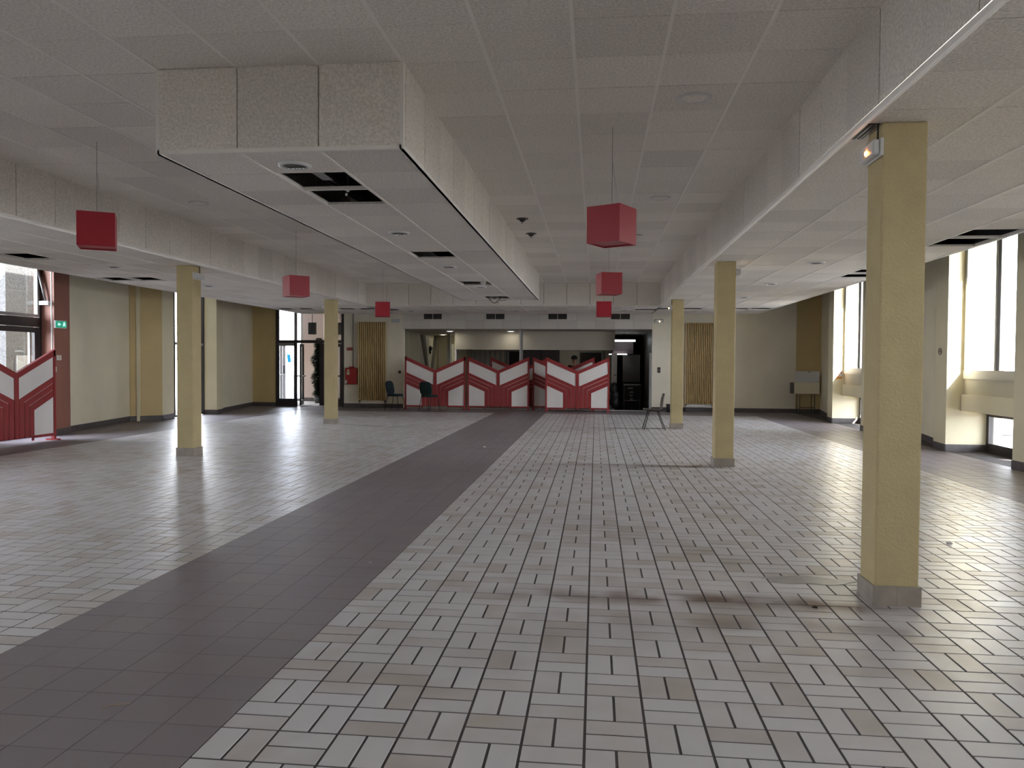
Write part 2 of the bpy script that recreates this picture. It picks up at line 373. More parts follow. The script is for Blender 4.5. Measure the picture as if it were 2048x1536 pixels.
# ------------------------------------------------------------------ ceilings
def panel_mesh(name, w, d, t=0.022):
    return MB().box(-w / 2, w / 2, -d / 2, d / 2, 0, t).mesh(name, 'panel')
PCACHE = {}
def pmesh(w, d, axis='z'):
    k = (round(w, 3), round(d, 3), axis)
    if k not in PCACHE:
        t = 0.022
        if axis == 'z': m = MB().box(-w / 2, w / 2, -d / 2, d / 2, 0, t)
        elif axis == 'x': m = MB().box(-t / 2, t / 2, -w / 2, w / 2, -d / 2, d / 2)
        else: m = MB().box(-w / 2, w / 2, -t / 2, t / 2, -d / 2, d / 2)
        PCACHE[k] = m.mesh('panel', 'panel')
    return PCACHE[k]
def rows(y0, p0, y1):
    """row breaks between y0 and y1 on a lattice anchored at p0 with pitch .6 / .64 past 7.8"""
    pass
def ceiling_field(root, xs, ys, z, holes=(), gx=0.012, gy=0.007):
    hidden = MB()
    for i in range(len(xs) - 1):
        for j in range(len(ys) - 1):
            x0, x1, y0, y1 = xs[i], xs[i + 1], ys[j], ys[j + 1]
            cx, cy = (x0 + x1) / 2, (y0 + y1) / 2
            if any(a < cx < b and c < cy < d for a, b, c, d in holes): continue
            wz = z + random.uniform(-0.0015, 0.0015)
            if seen(cx, cy, z): obj('panel', pmesh(x1 - x0 - gx, y1 - y0 - gy), root, (cx, cy, wz))
            else: hidden.box(x0 + gx / 2, x1 - gx / 2, y0 + gy / 2, y1 - gy / 2, z, z + 0.022)
    if hidden.f: hidden.build('far_panels', 'panel', root)['kind'] = 'stuff'
    for i, x in enumerate(xs):
        MB().box(x - 0.012, x + 0.012, ys[0], ys[-1], z - 0.006, z + 0.03).build('grid_bar', 'gridbar', root)
def lattice(a, pitch, lo, hi):
    k0 = math.ceil((lo - a) / pitch - 1e-6); k1 = math.floor((hi - a) / pitch + 1e-6)
    ys = [a + k * pitch for k in range(k0, k1 + 1)]
    if ys[0] - lo > 0.05: ys = [lo] + ys
    else: ys[0] = lo
    if hi - ys[-1] > 0.05: ys.append(hi)
    else: ys[-1] = hi
    return ys
XL0, XL1, XR1, XR0 = -9.15, -6.15, 1.65, 4.70
BX0, BX1, BY0, BY1 = -3.17, -1.365, 5.36, 18.4
TB = 20.3
SB = 23.4
midrows = lattice(0.0, 0.6, YF, 7.8) + [7.8 + 0.64 * k for k in range(1, 20)] + [TB]
up = struct('ceiling', 'raised ceiling of grey wood-wool panels over the middle of the hall', 'ceiling')
xs = [XL1, -5.57] + [-4.97, -4.37, -3.77, BX0] ; xs = [XL1, -5.57, -4.97, -4.37, -3.77, BX0, -2.568, -1.967, BX1, -0.765, -0.165, 0.44, 1.045, XR1]
ceiling_field(up, xs, midrows, H2, holes=[(BX0, BX1, BY0 + 0.1, BY1 - 0.2)])
lc = struct('ceiling_left', 'low wood-wool panel ceiling above the aisle beside the red pier', 'ceiling')
lys = lattice(10.2, 0.607, YF, SB)
LH = [(-8.55, -7.96, 10.2, 10.8), (-9.14, -7.96, 13.2, 13.85), (-9.1, -8.56, 21.1, 21.75), (-8.54, -7.96, 21.1, 21.75), (-7.34, -6.76, 21.1, 21.75), (-6.75, -6.16, 21.1, 21.75)]
ceiling_field(lc, [XL0, -8.55, -7.95, -7.35, -6.75, XL1], lys, H1, LH)
rc = struct('ceiling_right', 'low wood-wool panel ceiling above the aisle beside the bright windows', 'ceiling')
rys = lattice(9.05, 0.607, YF, SB)
RH = [(4.08, 4.70, 9.04, 10.27), (4.08, 4.70, 12.68, 13.92), (1.66, 2.26, 21.1, 21.8), (2.26, 2.87, 21.1, 21.8), (3.48, 4.09, 21.1, 21.8), (4.09, 4.7, 21.1, 21.8)]
ceiling_field(rc, [XR1, 2.26, 2.87, 3.48, 4.09, XR0], rys, H1, RH)
bc = struct('ceiling_back', 'low wood-wool panel ceiling across the far end before the screens', 'ceiling')
ceiling_field(bc, xs, lattice(TB, 0.607, TB, SB), H1, [(-6.14, -5.57, 21.4, 22.1), (1.05, 1.65, 21.4, 22.1)])
# fascias
def fascia_x(root, x, ys, zc=3.3, h=0.6):
    for j in range(len(ys) - 1):
        y0, y1 = ys[j], ys[j + 1]
        obj('panel', pmesh(round(y1 - y0 - 0.008, 3), h - 0.004, 'x'), root, (x + random.uniform(-0.002, 0.002), (y0 + y1) / 2, zc))
def fascia_y(root, y, xs_, zc=3.3, h=0.6):
    for j in range(len(xs_) - 1):
        x0, x1 = xs_[j], xs_[j + 1]
        obj('panel', pmesh(round(x1 - x0 - 0.009, 3), h - 0.004, 'y'), root, ((x0 + x1) / 2, y + random.uniform(-0.002, 0.002), zc))
fr = struct('trim_1', 'long panelled step in the ceiling along the row of columns near the windows', 'fascia')
fascia_x(fr, XR1, lattice(6.0, 0.6, 2.0, TB))
MB().box(XR1 - 0.011, XR1 + 0.011, YF, 2.0, H1, H2).build('panel', 'panel', fr)
MB().tube([(XR1 - 0.012, YF, H1 + 0.004), (XR1 - 0.012, TB, H1 + 0.004)], 0.024, 10).build('corner_bead', 'gridbar', fr, True)
fl = struct('trim_2', 'long panelled step in the ceiling along the columns near the entrance door', 'fascia')
fascia_x(fl, XL1, lattice(7.67, 0.597, 4.0, TB))
MB().box(XL1 - 0.011, XL1 + 0.011, YF, 4.0, H1, H2).build('panel', 'panel', fl)
MB().tube([(XL1 + 0.012, YF, H1 + 0.004), (XL1 + 0.012, TB, H1 + 0.004)], 0.02, 10).build('corner_bead', 'gridbar', fl, True)
fb = struct('trim_3', 'panelled step closing the raised ceiling at the far end', 'fascia')
fascia_y(fb, TB, xs)
fc = struct('trim_4', 'closing boards around the roof void above the low ceilings', 'fascia')
for x in (XL0 - 0.02, XR0): MB().box(x, x + 0.02, YF, SB, H1 - 0.004, HR).build('board', 'plenum', fc)  # near-black unseen boards added to keep the void dark
MB().box(XL0, XR0, SB, SB + 0.02, H1 + 0.02, HR).build('board', 'plenum', fc)
MB().box(XL0, XR0, SB, SB + 0.03, H1 - 0.006, H1 + 0.02).build('edge_angle', 'gridbar', fc)
for x in (XL0 - 0.03, XR0): MB().box(x, x + 0.03, YF, SB, H1 - 0.006, H1 + 0.02).build('edge_angle', 'gridbar', fc)
for x in (XL1 + 0.02, XR1 - 0.04): MB().box(x, x + 0.02, YF, TB, H2 + 0.03, HR).build('board', 'plenum', fc)
# dropped box in the raised ceiling
sb = struct('soffit', 'long dropped ceiling box with two open panels and a round downlight', 'soffit')
bxs = [BX0, -2.568, -1.967, BX1]
bys = [BY0, 6.0, 6.6, 7.2, 7.8] + [7.8 + 0.64 * k for k in range(1, 17)] + [BY1]
bys = [b for b in bys if b <= BY1]
SH = [(-2.56, -1.97, 6.0, 7.2), (-2.56, -1.97, 10.36, 11.0), (-2.56, -1.97, 14.2, 14.84), (-2.56, -1.97, 17.3, 18.1)]
ceiling_field(sb, bxs, bys, H1, SH, gx=0.008)
fascia_y(sb, BY0, bxs); fascia_y(sb, BY1, bxs)
for x in (BX0, BX1): fascia_x(sb, x, lattice(6.04, 0.62, BY0, BY1))
for x in (BX0, BX1): MB().box(x - 0.014, x + 0.014, BY0 - 0.014, BY1, H1 - 0.006, H1 + 0.022).build('edge_angle', 'gridbar', sb)
MB().box(BX0, BX1, BY0 - 0.014, BY0 + 0.014, H1 - 0.006, H1 + 0.022).build('edge_angle', 'gridbar', sb)
for x in (BX0, BX1): MB().box(x - 0.013, x + 0.013, BY0 - 0.013, BY0 + 0.013, H1 + 0.022, H2).build('edge_angle', 'gridbar', sb)
# bars left across the open ceiling panels
for root, x0, x1, y in ((sb, -2.57, -1.97, 6.6), (rc, 4.09, 4.70, 9.657), (rc, 4.09, 4.70, 13.3)):
    MB().box(x0, x1, y - 0.011, y + 0.011, H1 - 0.002, H1 + 0.03).build('cross_bar', 'gridbar', root)
# steel rails and pipes in the void above the holes
pv = struct('trim_5', 'dark metal hangers inside the void above the open ceiling panels', 'hanger')
for x0, x1, y0, y1 in ((-2.56, -2.3, 6.1, 6.8),):
    MB().box(-2.50, -2.46, 5.6, 8.0, 3.2, 3.24).build('rail', 'steel', pv)
    MB().box(-2.44, -2.34, 6.35, 6.75, 3.12, 3.13).build('plate', 'steel', pv)
MB().tube([(4.3, 8.6, 3.15), (4.3, 10.6, 3.15)], 0.02).build('pipe', 'steel', pv, True)
MB().tube([(-8.95, 13.45, 3.06), (-8.6, 13.45, 3.06)], 0.012).build('pipe', 'wplastic', pv, True)
roof = struct('roof', 'flat roof slab over the hall', 'roof',
              MB().box(XC - 9.37, XC + 9.37, YF - 0.4, 25.3, HR, HR + 0.3).box(-6.9, 4.2, 25.3, 36, 2.9, 3.3).box(-12.7, -7.7, 25.3, 30, 3.7, 4.0).mesh('roof', 'plenum'))
MB().box(-6.9, 4.2, 25.25, 36, 2.6, 2.62).build('foyer_ceiling', 'walltaupe', roof)
MB().box(-12.7, -7.75, 25.25, 30, 3.66, 3.7).build('porch_ceiling', 'white', roof)

# ------------------------------------------------------------------ side walls
def L_(u, y): return (XC - u, y)
def R_(u, y): return (XC + u, y)
HT = HR
JS = [-5.35, 1.2, 7.75, 14.3, 20.85]
wl = struct('wall_left', 'saw-tooth cream and ochre wall with tall windows on the entrance side', 'wall')
wr = struct('wall_right', 'saw-tooth cream wall with bright windows and box sills', 'wall')
bl = struct('baseboard_left', 'dark tiled skirting along the saw-tooth wall with the red pier', 'skirting')
br = struct('baseboard_right', 'dark tiled skirting along the bright window side', 'skirting')
def skirt(root, p, q, h=0.13, t=0.014):
    p, q = Vector(p), Vector(q); d = (q - p).normalized(); n = Vector((-d.y, d.x))
    MB().prism([tuple(p), tuple(q), tuple(q + n * t), tuple(p + n * t)], 0, h).build('skirting_tile', 'base', root)
def bay(P, root, base, J, pier_mat, left, first=False):
    last = J > 20
    sg = 1
    A0 = 8.31 if left else 8.37
    Jp = J - 0.12 if left else J
    fin = 8.74 if left else 9.30
    B = (8.44 if left else 8.42, Jp + 0.6)
    # pier whose face turned to the camera is the far jamb of the window before it
    MB().prism([P(A0, Jp), P(fin, Jp), P(fin, Jp + 0.2), P(8.78 if not left else 8.74, Jp + 0.66), P(B[0] + 0.02, Jp + 0.66), P(*B)], 0, HT).build('pier', pier_mat, root)
    C = (8.55, J + 0.5); D = (9.13, J + 3.66) if not last else (9.22, 25.0)
    MB().prism([P(*C), P(*D), P(D[0] + 0.2, D[1]), P(8.75, C[1])], 0, HT).build('slanted_wall', 'cream', root)
    sk = [((A0, Jp), B), (C, D)]
    if not last:
        if left:
            E, F_ = (8.54, J + 4.08), (8.67, J + 4.85)
            MB().prism([P(9.10, J + 3.62), P(*E), P(8.62, J + 4.3), P(9.33, J + 3.9), P(9.33, J + 3.62)], 0, HT).build('return_wall', 'ochre', root)
            MB().prism([P(E[0] + 0.002, E[1] + 0.004), P(*F_), P(8.95, F_[1]), P(8.95, J + 4.15)], 0, HT).build('pier', 'straw', root)
            MB().prism([P(8.985, J + 3.69), P(8.93, J + 3.735), P(8.93, J + 3.80), P(8.985, J + 3.75)], 0, HT).build('pilaster', 'straw', root)
            sk += [((9.10, J + 3.62), E), (E, F_)]
        else:
            E, F_ = (8.37, J + 3.62), (8.345, J + 4.3)
            MB().prism([P(9.13, J + 3.60), P(*E), P(8.6, J + 3.9), P(9.37, J + 3.75), P(9.37, J + 3.60)], 0, HT).build('return_wall', 'ochre', root)
            MB().prism([P(E[0] + 0.002, E[1] + 0.004), P(*F_), P(8.78, F_[1]), P(8.95, J + 3.9)], 0, HT).build('pier', 'straw', root)
            MB().prism([P(8.70, F_[1] - 0.05), P(9.14, F_[1] - 0.05), P(9.14, F_[1]), P(8.70, F_[1])], 0, 1.0).build('low_side', 'straw', root)
            sk += [((9.13, J + 3.6), E), (E, F_)]
    jo = 8.7 if left else 9.05
    if J > -5: sk.append(((jo, Jp), (A0, Jp)))
    for a, b_ in sk:
        if left: skirt(base, P(*b_), P(*a))
        else: skirt(base, P(*a), P(*b_))
for J in JS:
    bay(L_, wl, bl, J, 'redwall' if abs(J - 14.3) < 0.1 else 'straw', True)
    bay(R_, wr, br, J, 'straw', False)

nwin = [0]
def win(label):
    nwin[0] += 1
    return struct('window_%d' % nwin[0], label, 'window')
def frame_yz(root, x, y0, y1, z0, z1, w=0.05, d=0.06, m='darkframe', name='frame'):
    for a in ((y0, y0 + w, z0, z1), (y1 - w, y1, z0, z1), (y0 + w, y1 - w, z0, z0 + w), (y0 + w, y1 - w, z1 - w, z1)):
        MB().box(x - d / 2, x + d / 2, *a).build(name, m, root)
def pane_yz(root, x, y0, y1, z0, z1):
    MB().box(x - 0.003, x + 0.003, y0, y1, z0, z1).build('pane', 'glass', root)
def portal(x, y0, y1, z0, z1, sx):
    l = bpy.data.lights.new('daylight_portal', 'AREA'); l.shape = 'RECTANGLE'; l.size = z1 - z0; l.size_y = y1 - y0
    l.cycles.is_portal = True
    o = bpy.data.objects.new('daylight_portal', l); COL.objects.link(o)
    o.location = (x, (y0 + y1) / 2, (z0 + z1) / 2); o.rotation_euler = (0, R(90) * sx, 0)
def portal_y(y, x0, x1, z0, z1):
    l = bpy.data.lights.new('daylight_portal', 'AREA'); l.shape = 'RECTANGLE'; l.size = x1 - x0; l.size_y = z1 - z0
    l.cycles.is_portal = True
    o = bpy.data.objects.new('daylight_portal', l); COL.objects.link(o)
    o.location = ((x0 + x1) / 2, y, (z0 + z1) / 2); o.rotation_euler = (R(-90), 0, 0)
portal_y(28.55, -12.4, -11.1, 0.05, 3.6)
# right windows
RL = ['tall window with sunlit jamb beside the near yellow column', 'bright window with sunlit jamb between the columns, farther along']
for k, J in enumerate([1.2, 7.75, 14.3]):
    y0, y1 = J + 4.3, J + 6.55
    if J < 2:      # unseen window beside the viewpoint, narrowed to dim the near floor
        y0 = J + 5.5; MB().prism([R_(8.6, J + 4.2), R_(8.8, J + 4.2), R_(8.8, y0), R_(8.6, y0)], 0, HT).build('wall_panel', 'cream', wr)
    nm = {7.75: 'tall bright window at the edge of the photo with box sill', 14.3: 'tall bright window behind the near yellow column', 1.2: 'tall window on the bright side, behind the viewpoint'}[J]
    W_ = win(nm); x = XC + 8.68
    frame_yz(W_, x, y0, y1, 1.28, 3.95, 0.06, 0.07, 'lightframe')
    MB().box(x - 0.045, x + 0.035, y0, y1, 1.28, 1.43).build('sill_rail', 'lightframe', W_)
    ym = y0 + 1.1
    MB().box(x - 0.035, x + 0.035, ym - 0.055, ym + 0.055, 1.43, 3.9).build('mullion', 'greyframe', W_)
    pane_yz(W_, x, y0 + 0.06, ym - 0.04, 1.43, 3.9); pane_yz(W_, x, ym + 0.04, y1 - 0.06, 1.43, 3.9)
    for yy in (y1 - 0.085, ym + 0.065): MB().box(x - 0.05, x + 0.02, yy - 0.022, yy + 0.022, 1.43, 3.9).build('gasket', 'greyframe', W_)
    MB().box(x - 0.02, x + 0.03, y0, y1 - 0.005, 1.0, 1.28).build('apron', 'olivewall', W_)
    bxo = thing('sill_box', {7.75: 'cream boxed sill under the window at the edge of the photo', 14.3: 'cream boxed sill under the window behind the near yellow column', 1.2: 'cream boxed sill behind the viewpoint'}[J], 'sill', (x - 0.075, y0, 0.72), group='boxed sills under the bright windows')
    MB().box(0.0, 0.02, 0.02, y1 - y0 - 0.02, 0, 0.29).build('front_board', 'straw', bxo)
    MB().box(0.02, 0.5, 0.02, y1 - y0 - 0.02, 0.0, 0.02).build('underside', 'straw', bxo)
    MB().box(0.02, 0.055, 0.02, y1 - y0 - 0.02, 0.02, 0.279).build('core', 'cream', bxo)
    MB().box(-0.002, 0.09, y1 - y0 - 0.02, y1 - y0 - 0.012, -0.002, 0.28).build('end_cap', 'brownpanel', bxo)
    LW = win({7.75: 'small floor-level window below the box sill, dark frame', 14.3: 'narrow floor-level window below the far box sill', 1.2: 'floor-level window behind the viewpoint'}[J])
    xl = XC + 9.07
    frame_yz(LW, xl, y0, y1 - 0.02, 0.0, 0.72, 0.09, 0.08, 'darkframe')
    MB().box(xl - 0.03, xl + 0.03, y0 + 0.09, y1 - 0.11, 0.09, 0.16).build('frame', 'darkframe', LW)
    pane_yz(LW, xl, y0 + 0.09, y1 - 0.11, 0.16, 0.63)
    MB().box(xl - 0.03, xl + 0.06, y0, y1, 0.72, 1.0).build('apron', 'extwhite', LW)
    MB().box(xl + 0.06, xl + (0.62 if J < 10 else 0.34), y0 - 0.3, y1, 0.72, 0.82).build('outer_ledge', 'concrete', LW)  # unseen ledge added to keep the sun off the low jamb
    portal(x + 0.12, y0, y1, 1.4, 3.9, 1)
# left windows
xw = XC - 8.70
W_ = win('tall dark-framed window half hidden by the yellow column')
y0, y1 = 14.3 + 4.85, 20.85 - 0.13
frame_yz(W_, xw, y0, y1, 0.02, 3.95, 0.055, 0.07)
MB().box(xw - 0.03, xw + 0.03, y0 + 0.055, y1 - 0.055, 1.92, 1.99).build('transom', 'greyframe', W_)
pane_yz(W_, xw, y0 + 0.055, y1 - 0.055, 0.075, 1.92); pane_yz(W_, xw, y0 + 0.055, y1 - 0.055, 1.99, 3.9)
portal(xw - 0.1, y0, y1, 0.05, 3.9, -1)
# door with hopper window by the red pier
y0, y1 = 7.75 + 4.85, 14.3 - 0.12
D_ = struct('door_1', 'dark-framed glass door behind the red and white screen', 'door')
xd = XC - 8.62
frame_yz(D_, xd, y0, y1, 0.0, 3.95, 0.06, 0.09)
MB().box(xd - 0.045, xd + 0.045, y0 + 0.06, y1 - 0.06, 2.14, 2.32).build('transom', 'darkframe', D_)
frame_yz(D_, xd, y0 + 0.07, y1 - 0.07, 0.01, 2.13, 0.10, 0.05, 'darkframe', 'leaf_frame')
MB().box(xd - 0.02, xd + 0.02, y1 - 0.30, y1 - 0.26, 0.1, 2.05).build('glazing_bead', 'greyframe', D_)
pane_yz(D_, xd, y0 + 0.17, y1 - 0.17, 0.11, 2.03)
frame_yz(D_, xd + 0.03, y0 + 0.07, y1 - 0.07, 2.33, 3.9, 0.055, 0.05, 'greyframe', 'hopper_frame')
pane_yz(D_, xd + 0.03, y0 + 0.12, y1 - 0.12, 2.385, 3.85)
op = thing('window_opener', 'grey folding arm of the hopper window against the red jamb', 'opener', (xd + 0.06, y1 - 0.03, 2.6))
MB().tube([(0.0, -0.07, 0.62), (0.12, -0.03, 0.03)], 0.022, 8).build('arm', 'steel', op, True)
MB().bbox(-0.03, 0.20, -0.07, 0.0, -0.03, 0.05, 0.008).build('bracket', 'wplastic', op)
MB().tube([(0.16, -0.03, 0.02), (0.235, -0.012, -0.06)], 0.012, 8).build('link', 'wplastic', op, True)
MB().box(0.225, 0.24, -0.03, -0.004, -1.6, 0.9).build('cable_duct', 'wplastic', op)
portal(xd - 0.12, y0, y1, 0.05, 3.9, -1)
for J in (1.2,):
    W_ = win('tall dark-framed window on the entrance side, behind the viewpoint'); y0, y1 = J + 4.85, J + 6.43
    frame_yz(W_, xw, y0, y1, 0.02, 3.95, 0.055, 0.07); pane_yz(W_, xw, y0 + 0.055, y1 - 0.055, 0.075, 3.9)
    portal(xw - 0.1, y0, y1, 0.05, 3.9, -1)
# unseen end bays behind the camera, windows sized to brighten the foreground
for P, s_, root in ((L_, -1, wl), (R_, 1, wr)):
    MB().prism([P(8.66, -1.3), P(8.80, -1.3), P(8.80, 1.2), P(8.66, 1.2)], 0, 1.3).build('wall_panel', 'cream', root)
    W_ = win('high window in the end bay, behind the viewpoint' + (' on the entrance side' if s_ < 0 else '')); x = XC + s_ * 8.7
    frame_yz(W_, x, -1.3, 1.1, 1.3, 3.95, 0.055, 0.07); pane_yz(W_, x, -1.24, 1.04, 1.355, 3.9)
    portal(x + s_ * 0.1, -1.3, 1.1, 1.3, 3.9, s_)
    MB().prism([P(8.66, YF), P(8.80, YF), P(8.80, -5.0), P(8.66, -5.0)], 0, HT).build('wall_panel', 'cream', root)

# wall behind the camera
wf = struct('wall_front', 'cream wall behind the viewpoint', 'wall')
MB().box(-11.8, 7.3, YF - 0.3, YF, 0, HT).build('wall_panel', 'cream', wf)

# ------------------------------------------------------------------ back wall
wb = struct('wall_back', 'cream end wall with a wide opening to the foyer', 'wall')
def wbx(x0, x1, z0, z1, m='palecream', name='wall_panel'): return MB().box(x0, x1, YB, YB + 0.22, z0, z1).build(name, m, wb)
wbx(-11.75, -10.66, 0, HT, 'ochre'); wbx(-8.31, -6.30, 0, HT); wbx(1.78, 6.21, 0, HT); wbx(6.21, 7.3, 0, HT, 'ochre')
wbx(-6.30, 1.78, 2.6, HT, 'walltaupe', 'lintel'); wbx(-10.66, -8.31, 3.6, HT, 'palecream', 'lintel')
pxs = [-6.30] + [-6.02 + 0.6 * k for k in range(13)] + [1.78]
for z0, z1 in ((2.605, 2.875), (2.88, 3.30)):
    for a, b_ in zip(pxs[:-1], pxs[1:]):
        if b_ - a > 0.1: MB().box(a + 0.004, b_ - 0.004, YB - 0.018, YB, z0, z1).build('cladding_panel', 'panel', wb)
bb = struct('baseboard_back', 'dark tiled skirting along the end wall', 'skirting')
for x0, x1 in ((-11.5, -10.66), (-8.31, -6.30), (1.78, 7.0)): MB().box(x0, x1, YB - 0.014, YB, 0, 0.13).build('skirting_tile', 'base', bb)

# entrance screen with doors in the back wall
D2 = struct('door_2', 'dark-framed glazed entrance with an open door leaf', 'door')
def dbx(x0, x1, z0, z1, name='frame', m='darkframe', y0=YB - 0.02, y1=YB + 0.07): return MB().box(x0, x1, y0, y1, z0, z1).build(name, m, D2)
dbx(-10.66, -10.56, 0, 3.6); dbx(-8.40, -8.31, 0, 3.6); dbx(-10.56, -8.40, 2.12, 2.22, 'transom'); dbx(-10.02, -9.94, 2.22, 3.6, 'mullion', 'greyframe')
dbx(-10.03, -9.94, 0, 2.12, 'post'); dbx(-10.56, -10.03, 0.0, 0.26, 'kick_rail'); dbx(-10.56, -10.03, 2.02, 2.12, 'leaf_rail', 'greyframe')
for x0, x1, z0, z1 in ((-10.56, -10.03, 0.26, 2.02), (-10.56, -10.02, 2.22, 3.6), (-9.94, -8.40, 2.22, 3.6)):
    MB().box(x0, x1, YB + 0.02, YB + 0.026, z0, z1).build('pane', 'glass', D2)
lf = MB().box(-0.03, 0.03, 0, 0.85, 0.03, 2.1)
lfo = thing('door_leaf', 'glass door leaf of the entrance standing open, seen nearly edge-on', 'door', (-9.83, YB + 0.05, 0), R(15))
MB().box(-0.025, 0.025, 0, 0.09, 0.03, 2.1).box(-0.025, 0.025, 0.78, 0.87, 0.03, 2.1).box(-0.025, 0.025, 0.09, 0.78, 0.03, 0.2).box(-0.025, 0.025, 0.09, 0.78, 2.0, 2.1).build('leaf_frame', 'darkframe', lfo); lff = kids(lfo)[0]
MB().box(-0.003, 0.003, 0.09, 0.78, 0.2, 2.0).build('pane', 'glass', lfo)
MB().tube([(-0.14, 0.06, 1.02), (0.16, 0.06, 1.02)], 0.022, 8).build('handle', 'chrome', lff, True)
rlo = thing('door_leaf', 'dark door leaf folded open behind the far yellow column', 'door', (-9.19, YB + 0.10, 0), R(-3))
MB().box(0.0, 0.05, 0, 0.8, 0.03, 2.1).box(0.05, 0.15, 0, 0.05, 0.03, 2.1).build('leaf_frame', 'darkframe', rlo)
rl2 = thing('door_leaf', 'closed glass door leaf between the far yellow column and the hose cabinet', 'door', (-8.98, YB + 0.03, 0))
MB().box(0, 0.09, 0, 0.05, 0.02, 2.1).box(0.52, 0.6, 0, 0.05, 0.02, 2.1).box(0.09, 0.52, 0, 0.05, 0.02, 0.25).box(0.09, 0.52, 0, 0.05, 2.0, 2.1).build('leaf_frame', 'darkframe', rl2); rlf = kids(rl2)[0]
MB().box(0.09, 0.52, 0.022, 0.028, 0.25, 2.0).build('pane', 'glass', rl2)
MB().tube([(0.40, -0.02, 1.03), (0.56, -0.02, 1.03)], 0.025, 8).build('handle', 'black', rlf, True)

# porch behind the entrance
wp = struct('wall_porch', 'rose beige porch walls behind the glazed entrance', 'wall')
MB().box(-12.6, -12.5, 25.22, 28.6, 0, 3.66).build('side_wall', 'pinkwall', wp)  # unseen side wall added to dim the porch
MB().box(-11.05, -7.9, 28.4, 28.6, 0, 3.66).build('end_wall', 'pinkwall', wp)
MB().box(-7.95, -7.75, 25.22, 28.6, 0, 3.66).build('side_wall', 'pinkwall', wp)
MB().box(-11.05, -7.95, 28.38, 28.4, 0, 0.14).build('skirting_tile', 'base', wp)
pf = struct('floor_porch', 'pale porch floor behind the glazed entrance', 'floor', MB().box(-12.5, -7.9, 25.3, 29.5, -0.15, 0.0).mesh('floor_porch', 'asphalt'))
D3 = struct('door_3', 'outer aluminium glass doors of the porch with a blue sticker', 'door')
y3 = 28.45
for x0, x1, z0, z1 in ((-12.5, -12.4, 0, 3.66), (-11.86, -11.76, 0, 2.2), (-11.15, -11.05, 0, 3.66), (-12.5, -11.05, 2.2, 2.32), (-12.5, -11.05, 0, 0.1), (-11.98, -11.88, 0, 2.2)):
    MB().box(x0, x1, y3, y3 + 0.07, z0, z1).build('frame', 'greyframe', D3)
MB().box(-12.5, -11.05, y3 + 0.03, y3 + 0.036, 0.1, 3.66).build('pane', 'glass', D3)
MB().tube([(-12.0, y3 - 0.05, 1.0), (-11.7, y3 - 0.05, 1.0)], 0.025, 8).build('handle', 'chrome', D3, True)
MB().tube([(-11.8, y3 - 0.04, 1.05), (-11.8, y3 - 0.04, 1.35)], 0.03, 8).build('lock', 'black', D3, True)
MB().slab([(-11.70, 1.78), (-11.56, 1.76), (-11.53, 1.46), (-11.66, 1.46)], y3 - 0.006, y3).build('blue_notice', 'blue', D3)
spk = thing('loudspeaker', 'dark grey square panel high behind the entrance glazing', 'speaker', (-9.53, YB + 0.3, 2.42))
MB().bbox(-0.13, 0.13, 0, 0.1, 0, 0.40, 0.01).build('casing', 'darkroom', spk)
for k in range(8): MB().box(-0.11, 0.11, -0.004, 0.001, 0.03 + k * 0.045, 0.055 + k * 0.045).build('slat', 'black', spk)
MB().tube([(0, 0.05, 0.4), (0, 0.05, 0.88)], 0.01, 6).build('bracket', 'black', spk)
spk2 = thing('loudspeaker', 'dark grey square panel high beside the far yellow column', 'speaker', (-8.56, YB + 0.3, 2.42))
MB().bbox(-0.13, 0.13, 0, 0.1, 0, 0.40, 0.01).build('casing', 'darkroom', spk2)
MB().tube([(0, 0.05, 0.4), (0, 0.05, 0.88)], 0.01, 6).build('bracket', 'black', spk2)
# dark evergreen standing in the porch
pl = thing('potted_conifer', 'tall dark green conifer leaning at the porch wall', 'plant', (-9.98, 27.2, 0))
MB().lathe([(0.001, 0), (0.14, 0), (0.18, 0.28), (0.16, 0.28), (0.001, 0.24)], seg=16).build('pot', 'darkroom', pl, True)
MB().tube([(0, 0, 0.2), (0.02, 0, 1.2), (0.0, 0.02, 2.3)], 0.035, 8, r2=0.012).build('trunk', 'bark', pl, True)
fo = MB()
for i in range(4200):
    z = random.uniform(0.3, 2.35); rad = (0.30 if z < 1.9 else 0.30 * (2.5 - z) / 0.6) * (0.75 + 0.25 * math.sin(z * 9)) * math.sqrt(random.random())
    t = random.uniform(0, 6.283); p = Vector((rad * math.cos(t), rad * math.sin(t), z))
    d = Vector((math.cos(t), math.sin(t), random.uniform(-0.6, 0.4))).normalized(); s = d.cross(Vector((0, 0, 1))).normalized() * 0.03
    fo.quad([p - s, p - d * 0.05, p + s, p + d * 0.10 + Vector((0, 0, -0.01))])
fo.build('foliage', 'leaf', pl)['kind'] = 'stuff'

# ------------------------------------------------------------------ foyer and kitchen behind the opening
ff = struct('floor_foyer', 'dark foyer floor behind the screens', 'floor', MB().box(-6.9, 4.2, 25.3, 36, -0.15, 0.0).mesh('floor_foyer', 'dark_tile'))
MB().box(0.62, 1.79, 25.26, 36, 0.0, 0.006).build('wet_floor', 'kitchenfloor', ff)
MB().box(-6.3, 1.78, 25.0, 25.10, -0.02, 0.012).build('threshold', 'wplastic', ff)
fw = struct('wall_foyer', 'panelled foyer walls with inlaid black lines', 'wall')
for k in range(9):
    y0 = 25.22 + k * 0.62
    MB().box(-6.5, -6.32, y0, y0 + 0.613, 0, 2.6).build('wood_panel', 'panelwood', fw)
MB().box(-6.5, -5.66, 30.8, 31.0, 0, 2.6).build('end_wall', 'olivewall', fw)
